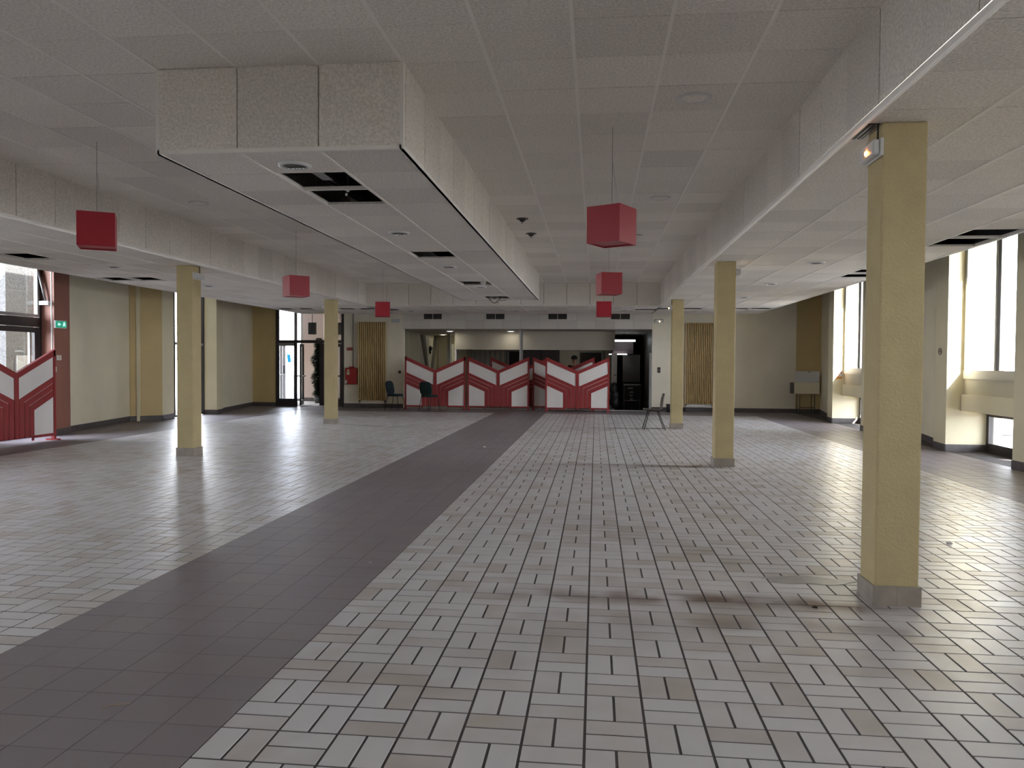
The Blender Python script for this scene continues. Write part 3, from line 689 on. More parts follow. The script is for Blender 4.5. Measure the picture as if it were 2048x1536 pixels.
# slanted inlay lines on the panelled wall
for (ya, za, yb_, zb) in ((28.25, 2.5, 29.15, 0.9), (28.0, 2.5, 29.02, 0.9), (27.8, 2.5, 28.9, 0.9), (27.6, 2.5, 28.78, 0.9), (30.0, 2.55, 29.2, 0.9), (30.15, 2.55, 29.33, 0.9), (30.3, 2.55, 29.46, 0.9), (30.45, 2.55, 29.6, 0.9)):
    x = -6.318
    MB().tube([(x, ya, za), (x, yb_, zb)], 0.017, 6).build('inlay_line', 'line', fw)
lmp = thing('wall_lamp', 'small dark wall lamp on the panelled foyer wall', 'lamp', (-6.30, 29.15, 1.95))
MB().ball((0.03, 0, 0.1), 0.06, 0.1, 0.1).build('shade', 'black', lmp, True); MB().bbox(-0.015, 0.04, -0.05, 0.05, -0.12, 0.06, 0.01).build('bracket', 'black', lmp)
MB().box(-5.25, -4.85, 29.0, 31.0, 0, 2.6).build('corridor_pier', 'olivewall', fw)
MB().box(-5.66, -5.55, 29.3, 29.45, 0, 2.6).build('white_duct', 'wplastic', fw)
MB().box(-5.85, -5.70, 30.6, 30.78, 0, 2.25).build('white_door_edge', 'wplastic', fw)
MB().box(-4.86, -2.45, 26.6, 26.75, 1.96, 2.6).build('bulkhead', 'walltaupe', fw)
MB().box(-2.45, 0.64, 26.6, 26.75, 1.96, 2.6).build('bulkhead', 'walltaupe', fw)
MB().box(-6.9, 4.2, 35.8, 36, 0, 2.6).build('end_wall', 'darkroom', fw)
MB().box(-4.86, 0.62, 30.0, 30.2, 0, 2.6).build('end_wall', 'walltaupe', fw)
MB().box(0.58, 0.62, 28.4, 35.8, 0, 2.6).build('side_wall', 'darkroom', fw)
MB().box(1.80, 1.95, 25.22, 35.8, 0, 2.6).build('side_wall', 'brownpanel', fw)
MB().box(1.95, 4.3, 25.22, 25.4, 0, 2.6).build('side_wall', 'brownpanel', fw)
for k in range(14):   # tongue-and-groove boards
    MB().box(-4.84 + k * 0.1, -4.84 + k * 0.1 + 0.094, 29.96, 30.0, 0, 1.98).build('board', 'greyframe' if k % 2 else 'walltaupe', fw)
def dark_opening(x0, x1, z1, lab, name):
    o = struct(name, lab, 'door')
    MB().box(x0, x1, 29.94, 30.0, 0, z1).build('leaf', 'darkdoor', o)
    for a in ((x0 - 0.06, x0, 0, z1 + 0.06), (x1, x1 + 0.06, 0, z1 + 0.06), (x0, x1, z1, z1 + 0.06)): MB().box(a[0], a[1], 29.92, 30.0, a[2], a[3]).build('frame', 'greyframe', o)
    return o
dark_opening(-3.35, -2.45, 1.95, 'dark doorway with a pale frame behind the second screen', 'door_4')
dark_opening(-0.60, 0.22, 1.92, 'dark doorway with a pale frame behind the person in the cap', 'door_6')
d5 = struct('door_5', 'wide dark brown sliding door behind the middle screens', 'door')
MB().box(-2.53, -1.25, 26.9, 26.96, 0, 1.96).build('leaf', 'darkdoor', d5)
for k in range(4): MB().box(-2.52 + k * 0.32, -2.52 + k * 0.32 + 0.305, 26.885, 26.9, 0.02, 1.94).build('slat', 'darkdoor', d5)
pole = thing('pole', 'slim white double pole from floor to ceiling behind the screens', 'pole', (-2.45, 25.5, 0))
MB().box(-0.055, -0.02, -0.03, 0.03, 0, 2.6).build('front_profile', 'wplastic', pole); MB().box(-0.02, 0.055, -0.02, 0.04, 0, 2.6).build('rear_profile', 'greyframe', pole)
for i, (x, y) in enumerate(((-4.97, 26.2), (-5.87, 29.5), (-2.88, 26.2), (-0.9, 28.7))):  # last lamp is added and unseen, to light the wall behind the person
    t = thing('ceiling_lamp', ['round glowing ceiling lamp at the foyer bulkhead corner', 'round glowing ceiling lamp deep in the foyer corridor', 'round glowing ceiling lamp beside the slim white pole', 'round ceiling lamp hidden by the bulkhead above the person in the cap'][i], 'lamp', (x, y, 2.6), group='round foyer ceiling lamps')
    MB().lathe([(0.15, 0), (0.15, -0.03), (0.13, -0.035), (0.13, 0)], seg=20).build('rim', 'wplastic', t, True)
    MB().lathe([(0.001, -0.03), (0.13, -0.028), (0.13, 0)], seg=20).build('diffuser', 'lamp', t, True)
# kitchen
kt = thing('tube_lamp', 'cold white tube lamp glowing under the kitchen ceiling', 'lamp', (1.0, 28.2, 2.30))
MB().box(-0.35, 0.42, -0.03, 0.03, 0.06, 0.10).build('housing', 'wplastic', kt); MB().tube([(-0.34, 0, 0.03), (0.41, 0, 0.03)], 0.03, 10).build('tube', 'tube', kt, True)
MB().tube([(0.0, 0, 0.1), (0.0, 0, 0.3)], 0.01).build('hanger', 'black', kt)
kb = struct('wall_kitchen', 'plum brick lintel with pale joints over the kitchen passage', 'wall')
MB().box(0.62, 1.36, 28.62, 28.75, 1.86, 2.28).build('mortar', 'mortar', kb)
for i in range(8):
    for j in range(2):
        z0 = 1.865 + (0 if j == 0 else 0.135); z1 = z0 + (0.125 if j == 0 else 0.27)
        MB().box(0.628 + i * 0.0915, 0.628 + i * 0.0915 + 0.083, 28.60, 28.63, z0, z1).build('brick', 'brick', kb)
kt2 = thing('light_rail', 'bright white strip under the plum brick lintel', 'lamp', (0.9, 28.5, 1.83))
MB().box(-0.42, 0.22, -0.03, 0.02, 0, 0.03).build('diffuser', 'tube', kt2); MB().box(0.22, 0.25, -0.04, 0.03, -0.03, 0.03).build('end_cap', 'wplastic', kt2)
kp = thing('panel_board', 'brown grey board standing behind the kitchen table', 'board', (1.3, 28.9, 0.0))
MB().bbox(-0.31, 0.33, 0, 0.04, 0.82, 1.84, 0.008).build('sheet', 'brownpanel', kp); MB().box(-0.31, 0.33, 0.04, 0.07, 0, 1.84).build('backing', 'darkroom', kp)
ktab = thing('steel_table', 'dark steel kitchen table with thin legs', 'table', (1.3, 27.9, 0))
MB().bbox(-0.3, 0.3, -0.3, 0.3, 0.74, 0.78, 0.006).build('top', 'steel', ktab)
for sx in (-1, 1):
    for sy in (-1, 1): MB().tube([(sx * 0.28, sy * 0.28, 0), (sx * 0.28, sy * 0.28, 0.74)], 0.014).build('leg', 'steel', ktab)
MB().box(-0.28, 0.28, -0.28, -0.26, 0.2, 0.22).build('stretcher', 'steel', ktab)
for i, (x, z, wd) in enumerate(((1.24, 0.60, 0.17), (1.28, 0.46, 0.13), (1.27, 0.34, 0.10), (1.28, 0.22, 0.09))):  # trays stand in for bright reflections under the table
    tg = thing('white_tray', ['widest white tray under the kitchen table, topmost', 'white tray under the kitchen table, second from the top', 'white tray under the kitchen table, third from the top', 'smallest white tray under the kitchen table, lowest'][i], 'tray', (x, 27.85, z), group='white trays under the kitchen table')
    MB().bbox(-wd / 2, wd / 2, -0.02, 0.2, 0, 0.055, 0.006).build('body', 'wplastic', tg)
    MB().box(-wd / 2 - 0.01, wd / 2 + 0.01, -0.03, 0.21, 0.05, 0.06).build('rim', 'wplastic', tg)
    MB().box(1.28 - x - 0.2, 1.28 - x + 0.2, 0.0, 0.02, -0.012, 0.0).build('runner', 'black', tg)
wdoor = thing('door_leaf', 'white door leaf edge beside the last red screen', 'door', (0.62, 26.5, 0))
MB().bbox(-0.09, 0.10, -0.03, 0.03, 0.85, 1.86, 0.008).build('panel', 'wplastic', wdoor); MB().box(-0.09, 0.10, -0.03, 0.03, 0.0, 0.85).build('kick_plate', 'darkroom', wdoor)
MB().tube([(0.0, -0.05, 1.12), (0.08, -0.05, 1.12)], 0.012).build('handle', 'chrome', wdoor)
bagm = MB()
for k in range(3): bagm.ball((random.uniform(-0.03, 0.03), 0, 0.22 + k * 0.2), 0.17 - k * 0.025, 0.15, 0.2, 12, 8)
bagm.v = [(x + 0.012 * math.sin(z * 40 + y * 30), y + 0.012 * math.sin(x * 50 + z * 20), z) for x, y, z in bagm.v]
bago = thing('rubbish_bag', 'black full rubbish bag beside the last red screen', 'bag', (0.62, 25.9, 0.02)); bagm.build('sack', 'bag', bago, True)
MB().tube([(0, 0, 0.78), (0.02, 0, 0.86)], 0.03, 8, r2=0.05).build('knot', 'bag', bago, True)
jam = struct('trim_6', 'pale metal jamb at the kitchen side of the opening', 'jamb', MB().box(1.70, 1.775, 25.0, 25.2, 0, 1.86).mesh('trim_6', 'greyframe'))

# person in a dark cap behind the screens
pe = thing('person', 'person in a dark cap and maroon top standing behind the screens', 'person', (-0.75, 27.4, 0), R(10))
def skin_body(name, pts, edges, radii, m, parent):
    me = bpy.data.meshes.new(name); me.from_pydata(pts, edges, []); me.materials.append(MT[m])
    o = obj(name, me, parent); sk = o.modifiers.new('skin', 'SKIN')
    for i, r_ in enumerate(radii): me.skin_vertices[0].data[i].radius = (r_, r_)
    me.skin_vertices[0].data[0].use_root = True
    sb_ = o.modifiers.new('sub', 'SUBSURF'); sb_.levels = 2; sb_.render_levels = 2
    return o
sub_pts = [(0, 0, 0.95), (0, 0.0, 1.15), (0, 0.01, 1.38), (0, 0, 1.47), (0, -0.02, 1.54), (0, -0.03, 1.62), (0, -0.02, 1.70),
           (0.17, 0, 1.40), (0.22, -0.02, 1.14), (0.20, -0.16, 0.98), (-0.17, 0, 1.40), (-0.22, -0.02, 1.14), (-0.20, -0.16, 0.98),
           (0.10, 0, 0.88), (0.11, -0.01, 0.48), (0.11, 0.02, 0.08), (0.12, -0.14, 0.04), (-0.10, 0, 0.88), (-0.11, -0.01, 0.48), (-0.11, 0.02, 0.08), (-0.12, -0.14, 0.04)]
sub_e = [(0, 1), (1, 2), (2, 3), (3, 4), (4, 5), (5, 6), (2, 7), (7, 8), (8, 9), (2, 10), (10, 11), (11, 12), (0, 13), (13, 14), (14, 15), (15, 16), (0, 17), (17, 18), (18, 19), (19, 20)]
body = skin_body('body', sub_pts, sub_e, [.13, .12, .12, .055, .075, .085, .06, .055, .045, .035, .055, .045, .035, .085, .06, .045, .035, .085, .06, .045, .035], 'skin', pe)
skin_body('top', sub_pts[:3] + [(0.17, 0, 1.40), (0.22, -0.02, 1.14), (-0.17, 0, 1.40), (-0.22, -0.02, 1.14)], [(0, 1), (1, 2), (2, 3), (3, 4), (2, 5), (5, 6)], [.15, .145, .14, .075, .06, .075, .06], 'cloth', pe)
skin_body('trousers', [(0, 0, 0.93), (0.10, 0, 0.86), (0.11, -0.01, 0.48), (0.11, 0.02, 0.08), (-0.10, 0, 0.86), (-0.11, -0.01, 0.48), (-0.11, 0.02, 0.08)], [(0, 1), (1, 2), (2, 3), (0, 4), (4, 5), (5, 6)], [.14, .10, .075, .065, .10, .075, .065], 'trousers', pe)
cp = MB().lathe([(0.112, 0.0), (0.116, 0.05), (0.095, 0.10), (0.05, 0.125), (0.001, 0.13)], (0, -0.02, 1.655), 20)
cp.quad([(-0.09, -0.10, 1.665), (-0.07, -0.21, 1.65), (0.07, -0.21, 1.65), (0.09, -0.10, 1.665)])
cp.quad([(-0.09, -0.10, 1.672), (-0.07, -0.21, 1.657), (0.07, -0.21, 1.657), (0.09, -0.10, 1.672)])
cp.build('cap', 'trousers', pe, True)
MB().ball((0, -0.115, 1.60), 0.014, 0.022, 0.025, 8, 6).build('nose', 'skin', pe, True)
for s in (-1, 1):
    MB().ball((s * 0.033, -0.103, 1.63), 0.012, 0.008, 0.008, 8, 6).build('eye', 'black', pe, True)
    MB().ball((s * 0.09, -0.02, 1.60), 0.012, 0.022, 0.032, 8, 6).build('ear', 'skin', pe, True)
MB().box(-0.028, 0.028, -0.106, -0.095, 1.555, 1.563).build('mouth', 'cloth', pe)

# ------------------------------------------------------------------ columns
def column(x0, x1, y0, y1, lab):
    t = thing('column', lab, 'column', ((x0 + x1) / 2, (y0 + y1) / 2, 0), group='square yellow columns'); t['kind'] = 'structure'
    wx, wy = (x1 - x0) / 2, (y1 - y0) / 2
    MB().bbox(-wx + 0.012, wx - 0.012, -wy + 0.012, wy - 0.012, 0.0, H1, 0.012).build('shaft', 'yellow', t)
    for a in ((-wx, wx, -wy, -wy + 0.012), (-wx, wx, wy - 0.012, wy), (-wx, -wx + 0.012, -wy + 0.012, wy - 0.012), (wx - 0.012, wx, -wy + 0.012, wy - 0.012)):
        n = 2 if abs(a[1] - a[0]) > 0.1 else 1
        if n == 2:
            mx_ = (a[0] + a[1]) / 2
            MB().box(a[0], mx_ - 0.001, a[2], a[3], 0, 0.125).build('plinth_tile', 'plinth', t); MB().box(mx_ + 0.001, a[1], a[2], a[3], 0, 0.125).build('plinth_tile', 'plinth', t)
        else: MB().box(*a, 0, 0.125).build('plinth_tile', 'plinth', t)
    return t
column(1.735, 2.025, 5.02, 5.31, 'largest yellow stuccoed square column, nearest of the row by the windows')
column(1.735, 2.03, 11.57, 11.87, 'second yellow square column of the row by the windows')
column(1.745, 2.035, 18.3, 18.6, 'third yellow square column, beside the single grey chair')
column(-6.585, -6.295, 11.58, 11.88, 'yellow square column near the red pier side')
column(-6.52, -6.24, 18.08, 18.38, 'yellow square column before the glazed entrance')

# ------------------------------------------------------------------ hanging red cubes
for i, (x, y, z, rz, lab) in enumerate((
    (0.13, 7.0, 2.725, -29, 'largest red hanging cube, nearest of the row by the windows'),
    (0.19, 12.0, 2.72, 15, 'middle red hanging cube of the row by the windows'),
    (0.165, 17.0, 2.68, 0, 'smallest red hanging cube of the row by the windows, near the vents'),
    (-4.80, 7.05, 2.745, 30, 'red hanging cube nearest the entrance-side ceiling step'),
    (-4.78, 12.0, 2.70, 42, 'middle red hanging cube of the entrance-side row'),
    (-4.76, 17.0, 2.68, 15.6, 'smallest red hanging cube of the entrance-side row'))):
    t = thing('hanging_cube', lab, 'lamp', (x, y, z), R(rz), group='red cube pendants')
    h = 0.162; e = 0.008
    c = MB().box(-h, h, -h, -h + e, -h, h).box(-h, h, h - e, h, -h, h).box(-h, -h + e, -h + e, h - e, -h, h).box(h - e, h, -h + e, h - e, -h, h)
    c.build('shell', 'cube', t)
    MB().box(-h + e, h - e, -h + e, h - e, -h + 0.012, -h + 0.02).build('bottom_board', 'cube', t); MB().box(-h + e, h - e, -h + e, h - e, h - 0.02, h - 0.012).build('top_board', 'cube', t)
    MB().tube([(0, 0, h - 0.02), (0, 0, H2 - z)], 0.0022, 5).build('wire', 'steel', t)
    if i in (0, 3):
        MB().tube([(0.03, 0.02, h - 0.02), (0.045, 0.02, h + 0.1), (0.02, 0.01, h + 0.25), (0.004, 0, h + 0.4)], 0.004, 6).build('cable', 'wplastic', t, True)

# ------------------------------------------------------------------ folding chevron screens
def screen(loc, rz, lab, castors=False):
    t = thing('folding_screen', lab, 'screen', loc, rz, group='red and white chevron screens')
    W2, PW, SL = 0.985, 0.05, 0.444; xi = W2 - PW
    zb, d = 0.13, 0.03
    def line(z_at_side, x): return z_at_side - SL * (xi - abs(x))
    for s in (-1, 1):
        po = MB().box(min(s * xi, s * W2), max(s * xi, s * W2), -d, d, 0.0, 1.68).build('post', 'red', t)
        MB().slab([(s * W2, 1.70), (s * 0.0, line(1.68, 0)), (s * 0.0, line(1.57, 0)), (s * W2, 1.585)], -d, d).build('top_rail', 'red', t)
        MB().slab([(s * xi, 1.565), (s * 0.05, line(1.565, .05)), (s * 0.05, line(1.185, .05)), (s * xi, 1.185)], -0.012, 0.012).build('upper_panel', 'white', t)
        MB().slab([(s * xi, 1.184), (s * 0.05, line(1.184, .05)), (s * 0.05, zb), (s * xi, zb)], -0.008, 0.008).build('gap_board', 'pink', t)
        for T, B, a, b_ in ((1.18, 1.078, .068, .176), (1.058, .955, .194, .302), (.935, .81, .320, .43)):
            MB().slab([(s * xi, T), (s * a, line(T, a)), (s * a, zb - 0.02), (s * b_, zb - 0.02), (s * b_, line(B, b_)), (s * xi, B)], -0.02, 0.02).build('chevron_board', 'red', t)
        MB().slab([(s * xi, .808), (s * .432, line(.808, .432)), (s * .432, zb), (s * xi, zb)], -0.012, 0.012).build('lower_panel', 'white', t)
        MB().box(min(s * .43, s * xi), max(s * .43, s * xi), -d, d, zb - 0.045, zb).build('bottom_rail', 'red', t)
        MB().box(min(s * .40, s * .43), max(s * .40, s * .43), -0.015, 0.015, 0.0 if castors else 0.035, zb - 0.02).build('foot', 'red', t)
        MB().box(min(s * 0.90, s * W2), max(s * 0.90, s * W2), -0.12, 0.12, 0.0, 0.025).build('foot', 'red', po)
    MB().box(-0.05, 0.05, -0.028, 0.028, zb - 0.03, line(1.6, 0)).build('centre_post', 'red', t)
    if castors:
        for x in (-0.75, 0.1): MB().lathe([(0.001, -0.02), (0.04, -0.02), (0.04, 0.02), (0.001, 0.02)], (x, 0.2, 0.045), 12).build('castor', 'wplastic', t, True)
    return t
screen((-5.10, 24.38, 0), 0, 'red and white chevron screen partly behind the two green chairs')
screen((-3.07, 24.40, 0), R(0.5), 'red and white chevron screen, second from the fire hose cabinet')
screen((-0.56, 24.02, 0), R(0.6), 'red and white chevron screen beside the kitchen passage, frontmost of the overlapping pair')
screen((-1.02, 24.75, 0), R(-1), 'shaded red and white chevron screen overlapped by the frontmost one', True)
screen((-2.55, 26.05, 0), R(2), 'dim chevron screen farther back in the foyer', True)
screen((-10.12, 12.58, 0), R(90), 'red and white chevron screen before the glass door at the red pier')

# ------------------------------------------------------------------ chairs
def rounded(w, h, n=28, p=3.2):
    return [(w / 2 * math.copysign(abs(math.cos(a)) ** (2 / p), math.cos(a)), h / 2 * math.copysign(abs(math.sin(a)) ** (2 / p), math.sin(a))) for a in [2 * math.pi * i / n for i in range(n)]]
def pad(w, h, t, p=3.2, bend=0.0):
    """rounded cushion: superellipse outline in XY, thickness along Z"""
    m = MB(); n = 28; rings = [(0.90, -t / 2), (1.0, -t / 4), (1.0, t / 4), (0.90, t / 2)]
    for s, z in rings:
        for x, y in rounded(w * s, h * s, n, p): m.v.append((x, y, z + bend * (x / w) ** 2))
    for i in range(3):
        for k in range(n):
            j = (k + 1) % n; m.f.append((i * n + k, i * n + j, (i + 1) * n + j, (i + 1) * n + k)); m.m.append(0)
    m.f.append(tuple(range(n))[::-1]); m.f.append(tuple(range(3 * n, 4 * n))); m.m += [0, 0]
    return m
def xform(m, M_): m.v = [tuple(M_ @ Vector(v)) for v in m.v]; return m
def green_chair(loc, rz, lab, fab):
    t = thing('upholstered_chair', lab, 'chair', loc, rz, group='green upholstered chairs')
    xform(pad(0.46, 0.45, 0.06), Matrix.Translation((0, 0, 0.47))).build('seat', fab, t, True)
    bk = xform(pad(0.46, 0.44, 0.05, 3.6, 0.05), Matrix.Translation((0, 0.20, 0.69)) @ Matrix.Rotation(R(80), 4, 'X')).build('backrest', fab, t, True)
    for sx in (-1, 1):
        MB().tube([(sx * 0.18, -0.17, 0.45), (sx * 0.23, -0.25, 0.0)], 0.011, 8, r2=0.008).build('leg', 'black', t, True)
        MB().tube([(sx * 0.18, 0.16, 0.45), (sx * 0.22, 0.26, 0.0)], 0.011, 8, r2=0.008).build('leg', 'black', t, True)
    MB().box(-0.18, 0.18, -0.18, 0.19, 0.43, 0.445).build('seat_frame', 'black', t)
    MB().box(-0.03, 0.03, 0.17, 0.215, 0.44, 0.56).build('back_bracket', 'black', bk)
    return t
green_chair((-6.28, 23.9, 0), R(75), 'dark green upholstered chair standing sideways beside the wall opening', 'navyseat')
green_chair((-5.12, 23.62, 0), R(155), 'dark green upholstered chair with its back turned, before the first screen', 'greenseat')
gc = thing('shell_chair', 'grey-brown shell chair in profile beside the third column', 'chair', (1.33, 18.12, 0), R(-88))
sh = MB(); prof = [(-0.22, 0.445), (-0.19, 0.455), (0.0, 0.44), (0.14, 0.44), (0.19, 0.47), (0.215, 0.56), (0.235, 0.70), (0.265, 0.82)]
n = 7
for i, (y, z) in enumerate(prof):
    for k in range(n):
        a = -1 + 2 * k / (n - 1); wv = 0.21 if i < 5 else (0.20 if i < 7 else 0.14)
        sh.v.append((a * wv, y - (0.03 * a * a if i >= 5 else 0), z + (0.012 * a * a if i < 5 else 0)))
for i in range(len(prof) - 1):
    for k in range(n - 1): sh.f.append((i * n + k, i * n + k + 1, (i + 1) * n + k + 1, (i + 1) * n + k)); sh.m.append(0)
so_ = sh.build('seat_shell', 'greyshell', gc, True); so_.modifiers.new('thick', 'SOLIDIFY').thickness = 0.014; so_.modifiers['thick'].offset = 0
for sx in (-1, 1):
    MB().tube([(sx * 0.15, -0.10, 0.43), (sx * 0.20, -0.22, 0.0)], 0.010, 8).build('leg', 'black', gc, True)
    MB().tube([(sx * 0.15, 0.10, 0.43), (sx * 0.20, 0.26, 0.0)], 0.010, 8).build('leg', 'black', gc, True)
MB().box(-0.15, 0.15, -0.11, 0.11, 0.42, 0.435).build('seat_frame', 'black', gc)
bn = thing('bin', 'small dark bin on the floor behind the third column', 'bin', (2.30, 24.6, 0))
MB().lathe([(0.001, 0), (0.08, 0), (0.10, 0.24), (0.09, 0.24), (0.001, 0.22)], seg=18).build('body', 'darkroom', bn, True)
MB().lathe([(0.095, 0.23), (0.107, 0.235), (0.107, 0.25), (0.095, 0.25)], seg=18).build('rim', 'black', bn, True)

# ------------------------------------------------------------------ radiators, hose cabinet, fittings on the end wall
def radiator(x0, x1, z0, z1, lab, nf):
    t = thing('radiator', lab, 'radiator', ((x0 + x1) / 2, YB - 0.09, 0), group='tall ochre radiators')
    wd = x1 - x0; p = wd / nf
    me = MB().bbox(-p * 0.27, p * 0.27, -0.06, 0.04, z0 + 0.0, z1, 0.008).mesh('fin', 'radiator')
    for k in range(nf): obj('fin', me, t, (-wd / 2 + p * (k + 0.5), 0, 0))
    for z in (z0 + 0.06, z1 - 0.06): MB().tube([(-wd / 2, 0.02, z), (wd / 2, 0.02, z)], 0.02, 8).build('header_pipe', 'radiator', t, True)
    for s in (-1, 1):
        MB().tube([(s * (wd / 2 - 0.05), 0.0, z0), (s * (wd / 2 - 0.05), 0.0, 0.0)], 0.014, 8).build('feed_pipe', 'brownpanel', t, True)
        MB().bbox(s * (wd / 2 - 0.05) - 0.03, s * (wd / 2 - 0.05) + 0.03, -0.03, 0.03, z0 - 0.06, z0, 0.008).build('valve', 'brownpanel', t)
    return t
radiator(-7.80, -6.84, 0.24, 2.82, 'tall ochre ribbed radiator beside the red hose cabinet', 15)
rd = radiator(2.80, 3.70, 0.24, 2.80, 'tall ochre ribbed radiator between the second and third columns', 16)
MB().box(-0.42, 0.42, -0.03, 0.03, 0.15, 0.235).build('white_tray', 'wplastic', rd)
hc = thing('hose_cabinet', 'red fire hose cabinet with a supply pipe on the end wall', 'cabinet', (-8.03, YB - 0.005, 0.76))
MB().bbox(-0.19, 0.19, -0.16, 0.0, 0, 0.54, 0.02).build('body', 'hose', hc)
hd = MB().bbox(-0.175, 0.175, -0.172, -0.16, 0.02, 0.52, 0.006).build('door', 'hose', hc)
MB().bbox(-0.07, 0.07, -0.12, 0.0, 0.53, 0.585, 0.01).build('hump', 'hose', hc)
MB().lathe([(0.001, 0), (0.035, 0)], (0, 0, 0), 16).build('round_sticker', 'sticker', hd).matrix_local = Matrix.Translation((-0.08, -0.174, 0.46)) @ Matrix.Rotation(R(90), 4, 'X')
MB().box(-0.13, -0.03, -0.1745, -0.172, 0.32, 0.41).build('sticker', 'sticker', hd); MB().box(-0.175, -0.12, -0.1745, -0.172, 0.03, 0.14).build('white_tag', 'wplastic', hd)
MB().tube([(0.05, -0.05, 0.57), (0.05, -0.05, 2.5)], 0.018, 8).build('supply_pipe', 'greyframe', hc, True)
sg = thing('fire_sign', 'small red sign above the hose cabinet', 'sign', (-8.115, YB - 0.006, 1.93))
MB().box(-0.11, 0.105, -0.004, 0.004, -0.05, 0.05).build('plate', 'hose', sg)
for x0, x1, z0, z1 in ((-0.10, -0.085, -0.03, 0.03), (-0.085, -0.05, 0.018, 0.03), (-0.085, -0.055, -0.004, 0.008), (-0.03, -0.018, -0.03, 0.03), (0.0, 0.045, -0.03, -0.02), (0.02, 0.03, -0.03, 0.03), (0.06, 0.10, -0.006, 0.006)):
    MB().box(x0, x1, -0.006, -0.004, z0, z1).build('mark', 'sticker', sg)
def small_box(name, lab, cat, loc, w, h, d, m, face='y', inner=None):
    t = thing(name, lab, cat, loc)
    if face == 'y':
        MB().bbox(-w / 2, w / 2, -d, 0, -h / 2, h / 2, 0.004).build('plate', m, t); MB().box(-w / 4, w / 4, -d - 0.004, -d, -h / 4, h / 4).build('rocker', inner or m, t)
    return t
small_box('wall_switch', 'small black switch on the wall left of the first screen', 'switch', (-6.42, YB, 1.18), 0.09, 0.09, 0.02, 'black', inner='darkroom')
small_box('wall_switch', 'dark double switch on the wall between the opening and the third column', 'switch', (2.0, YB, 1.31), 0.09, 0.17, 0.02, 'black', inner='brownpanel')
for i, (x, lab) in enumerate(((-5.31, 'over the first screen'), (-3.25, 'over the second screen'), (-1.23, 'over the overlapping screens'), (0.77, 'next to the smallest red cube'))):
    t = thing('air_vent', 'brown double air vent above the opening, ' + lab, 'vent', (x, YB - 0.018, 2.905), group='air vents above the opening')
    MB().box(-0.31, 0.31, -0.012, 0.0, 0.0, 0.012).box(-0.31, 0.31, -0.012, 0, 0.188, 0.2).box(-0.31, -0.298, -0.012, 0, 0.012, 0.188).box(0.298, 0.31, -0.012, 0, 0.012, 0.188).box(-0.008, 0.008, -0.012, 0, 0.012, 0.188).build('frame', 'gridbar', t)
    MB().box(-0.298, 0.298, -0.003, -0.001, 0.012, 0.188).build('backing', 'black', t)
    for s in (-1, 1):
        for k in range(5): MB().box(min(s * .008, s * .298), max(s * .008, s * .298), -0.010, -0.003, 0.022 + k * 0.034, 0.034 + k * 0.034).build('slat', 'vent', t)

# emergency lights
def baes(loc, rz, lab, led=None, cable=True):
    t = thing('emergency_light', lab, 'emergency light', loc, rz, group='white emergency lights')
    MB().bbox(-0.14, 0.14, -0.022, 0.0, -0.055, 0.055, 0.006).build('back_plate', 'wplastic', t)
    df = MB().bbox(-0.13, 0.13, -0.065, -0.022, -0.048, 0.048, 0.012).build('diffuser', 'clearplastic', t)
    if led: MB().ball((0.02, -0.068, -0.015), 0.016, 0.010, 0.016, 10, 8).build('indicator', led, df, True)
    if cable: MB().tube([(0.06, -0.012, 0.05), (0.06, -0.012, H1 - loc[2] - 0.0)], 0.006, 6).build('cable', 'black', t)
    return t
baes((1.745, 5.14, 2.845), R(-90), 'white emergency light with orange lamp on the nearest column', 'led')
baes((2.02, 11.72, 2.84), R(90), 'white emergency light on the second column facing the windows', 'ledw')
baes((1.755, 18.45, 2.82), R(-90), 'white emergency light with warm lamp on the third column', 'ledw')
baes((-6.305, 11.73, 2.84), R(90), 'white emergency light on the column near the red pier', None)
baes((-6.51, 18.23, 2.82), R(-90), 'white emergency light on the column before the entrance', None)
baes((1.98, YB, 2.86), 0, 'white emergency light with warm lamp on the end wall by the kitchen', 'ledw', False)
baes((-6.55, YB, 2.86), 0, 'white unlit emergency light on the end wall beside the radiator', None, False)
# exit sign and switches on the red pier
nrm = math.atan2(0.6, 0.13)
ex = thing('exit_sign', 'small green lit exit sign on the red pier', 'exit sign', (-10.53, 14.26, 2.20), R(72))
MB().bbox(-0.11, 0.13, -0.05, 0.0, -0.075, 0.075, 0.006).build('housing', 'wplastic', ex)
MB().box(-0.10, 0.125, -0.054, -0.05, -0.065, 0.065).build('panel', 'exit', ex); ep = ex.children[-1] if ex.children else kids(ex)[-1]
MB().slab([(-0.07, 0.0), (-0.03, 0.035), (-0.03, 0.012), (0.0, 0.012), (0.0, -0.012), (-0.03, -0.012), (-0.03, -0.035)], -0.057, -0.054).build('arrow', 'exitw', ep)
MB().slab([(0.04, -0.045), (0.06, 0.045), (0.085, 0.045), (0.1, -0.045), (0.075, -0.02)], -0.057, -0.054).build('running_figure', 'exitw', ep)
for nm_, lab, z, w_ in (('wall_switch', 'upper white switch on the red pier', 1.545, 0.10), ('wall_switch', 'lower white key switch on the red pier near the screen', 1.315, 0.08)):
    t = thing(nm_, lab, 'switch', (-10.565 if z > 1.4 else -10.60, 14.28 if z > 1.4 else 14.20, z), R(72))
    MB().bbox(-w_ / 2, w_ / 2, -0.03, 0, -0.05, 0.05, 0.006).build('plate', 'wplastic', t); MB().box(-w_ / 4, w_ / 4, -0.034, -0.03, -0.025, 0.025).build('rocker', 'sticker', t)
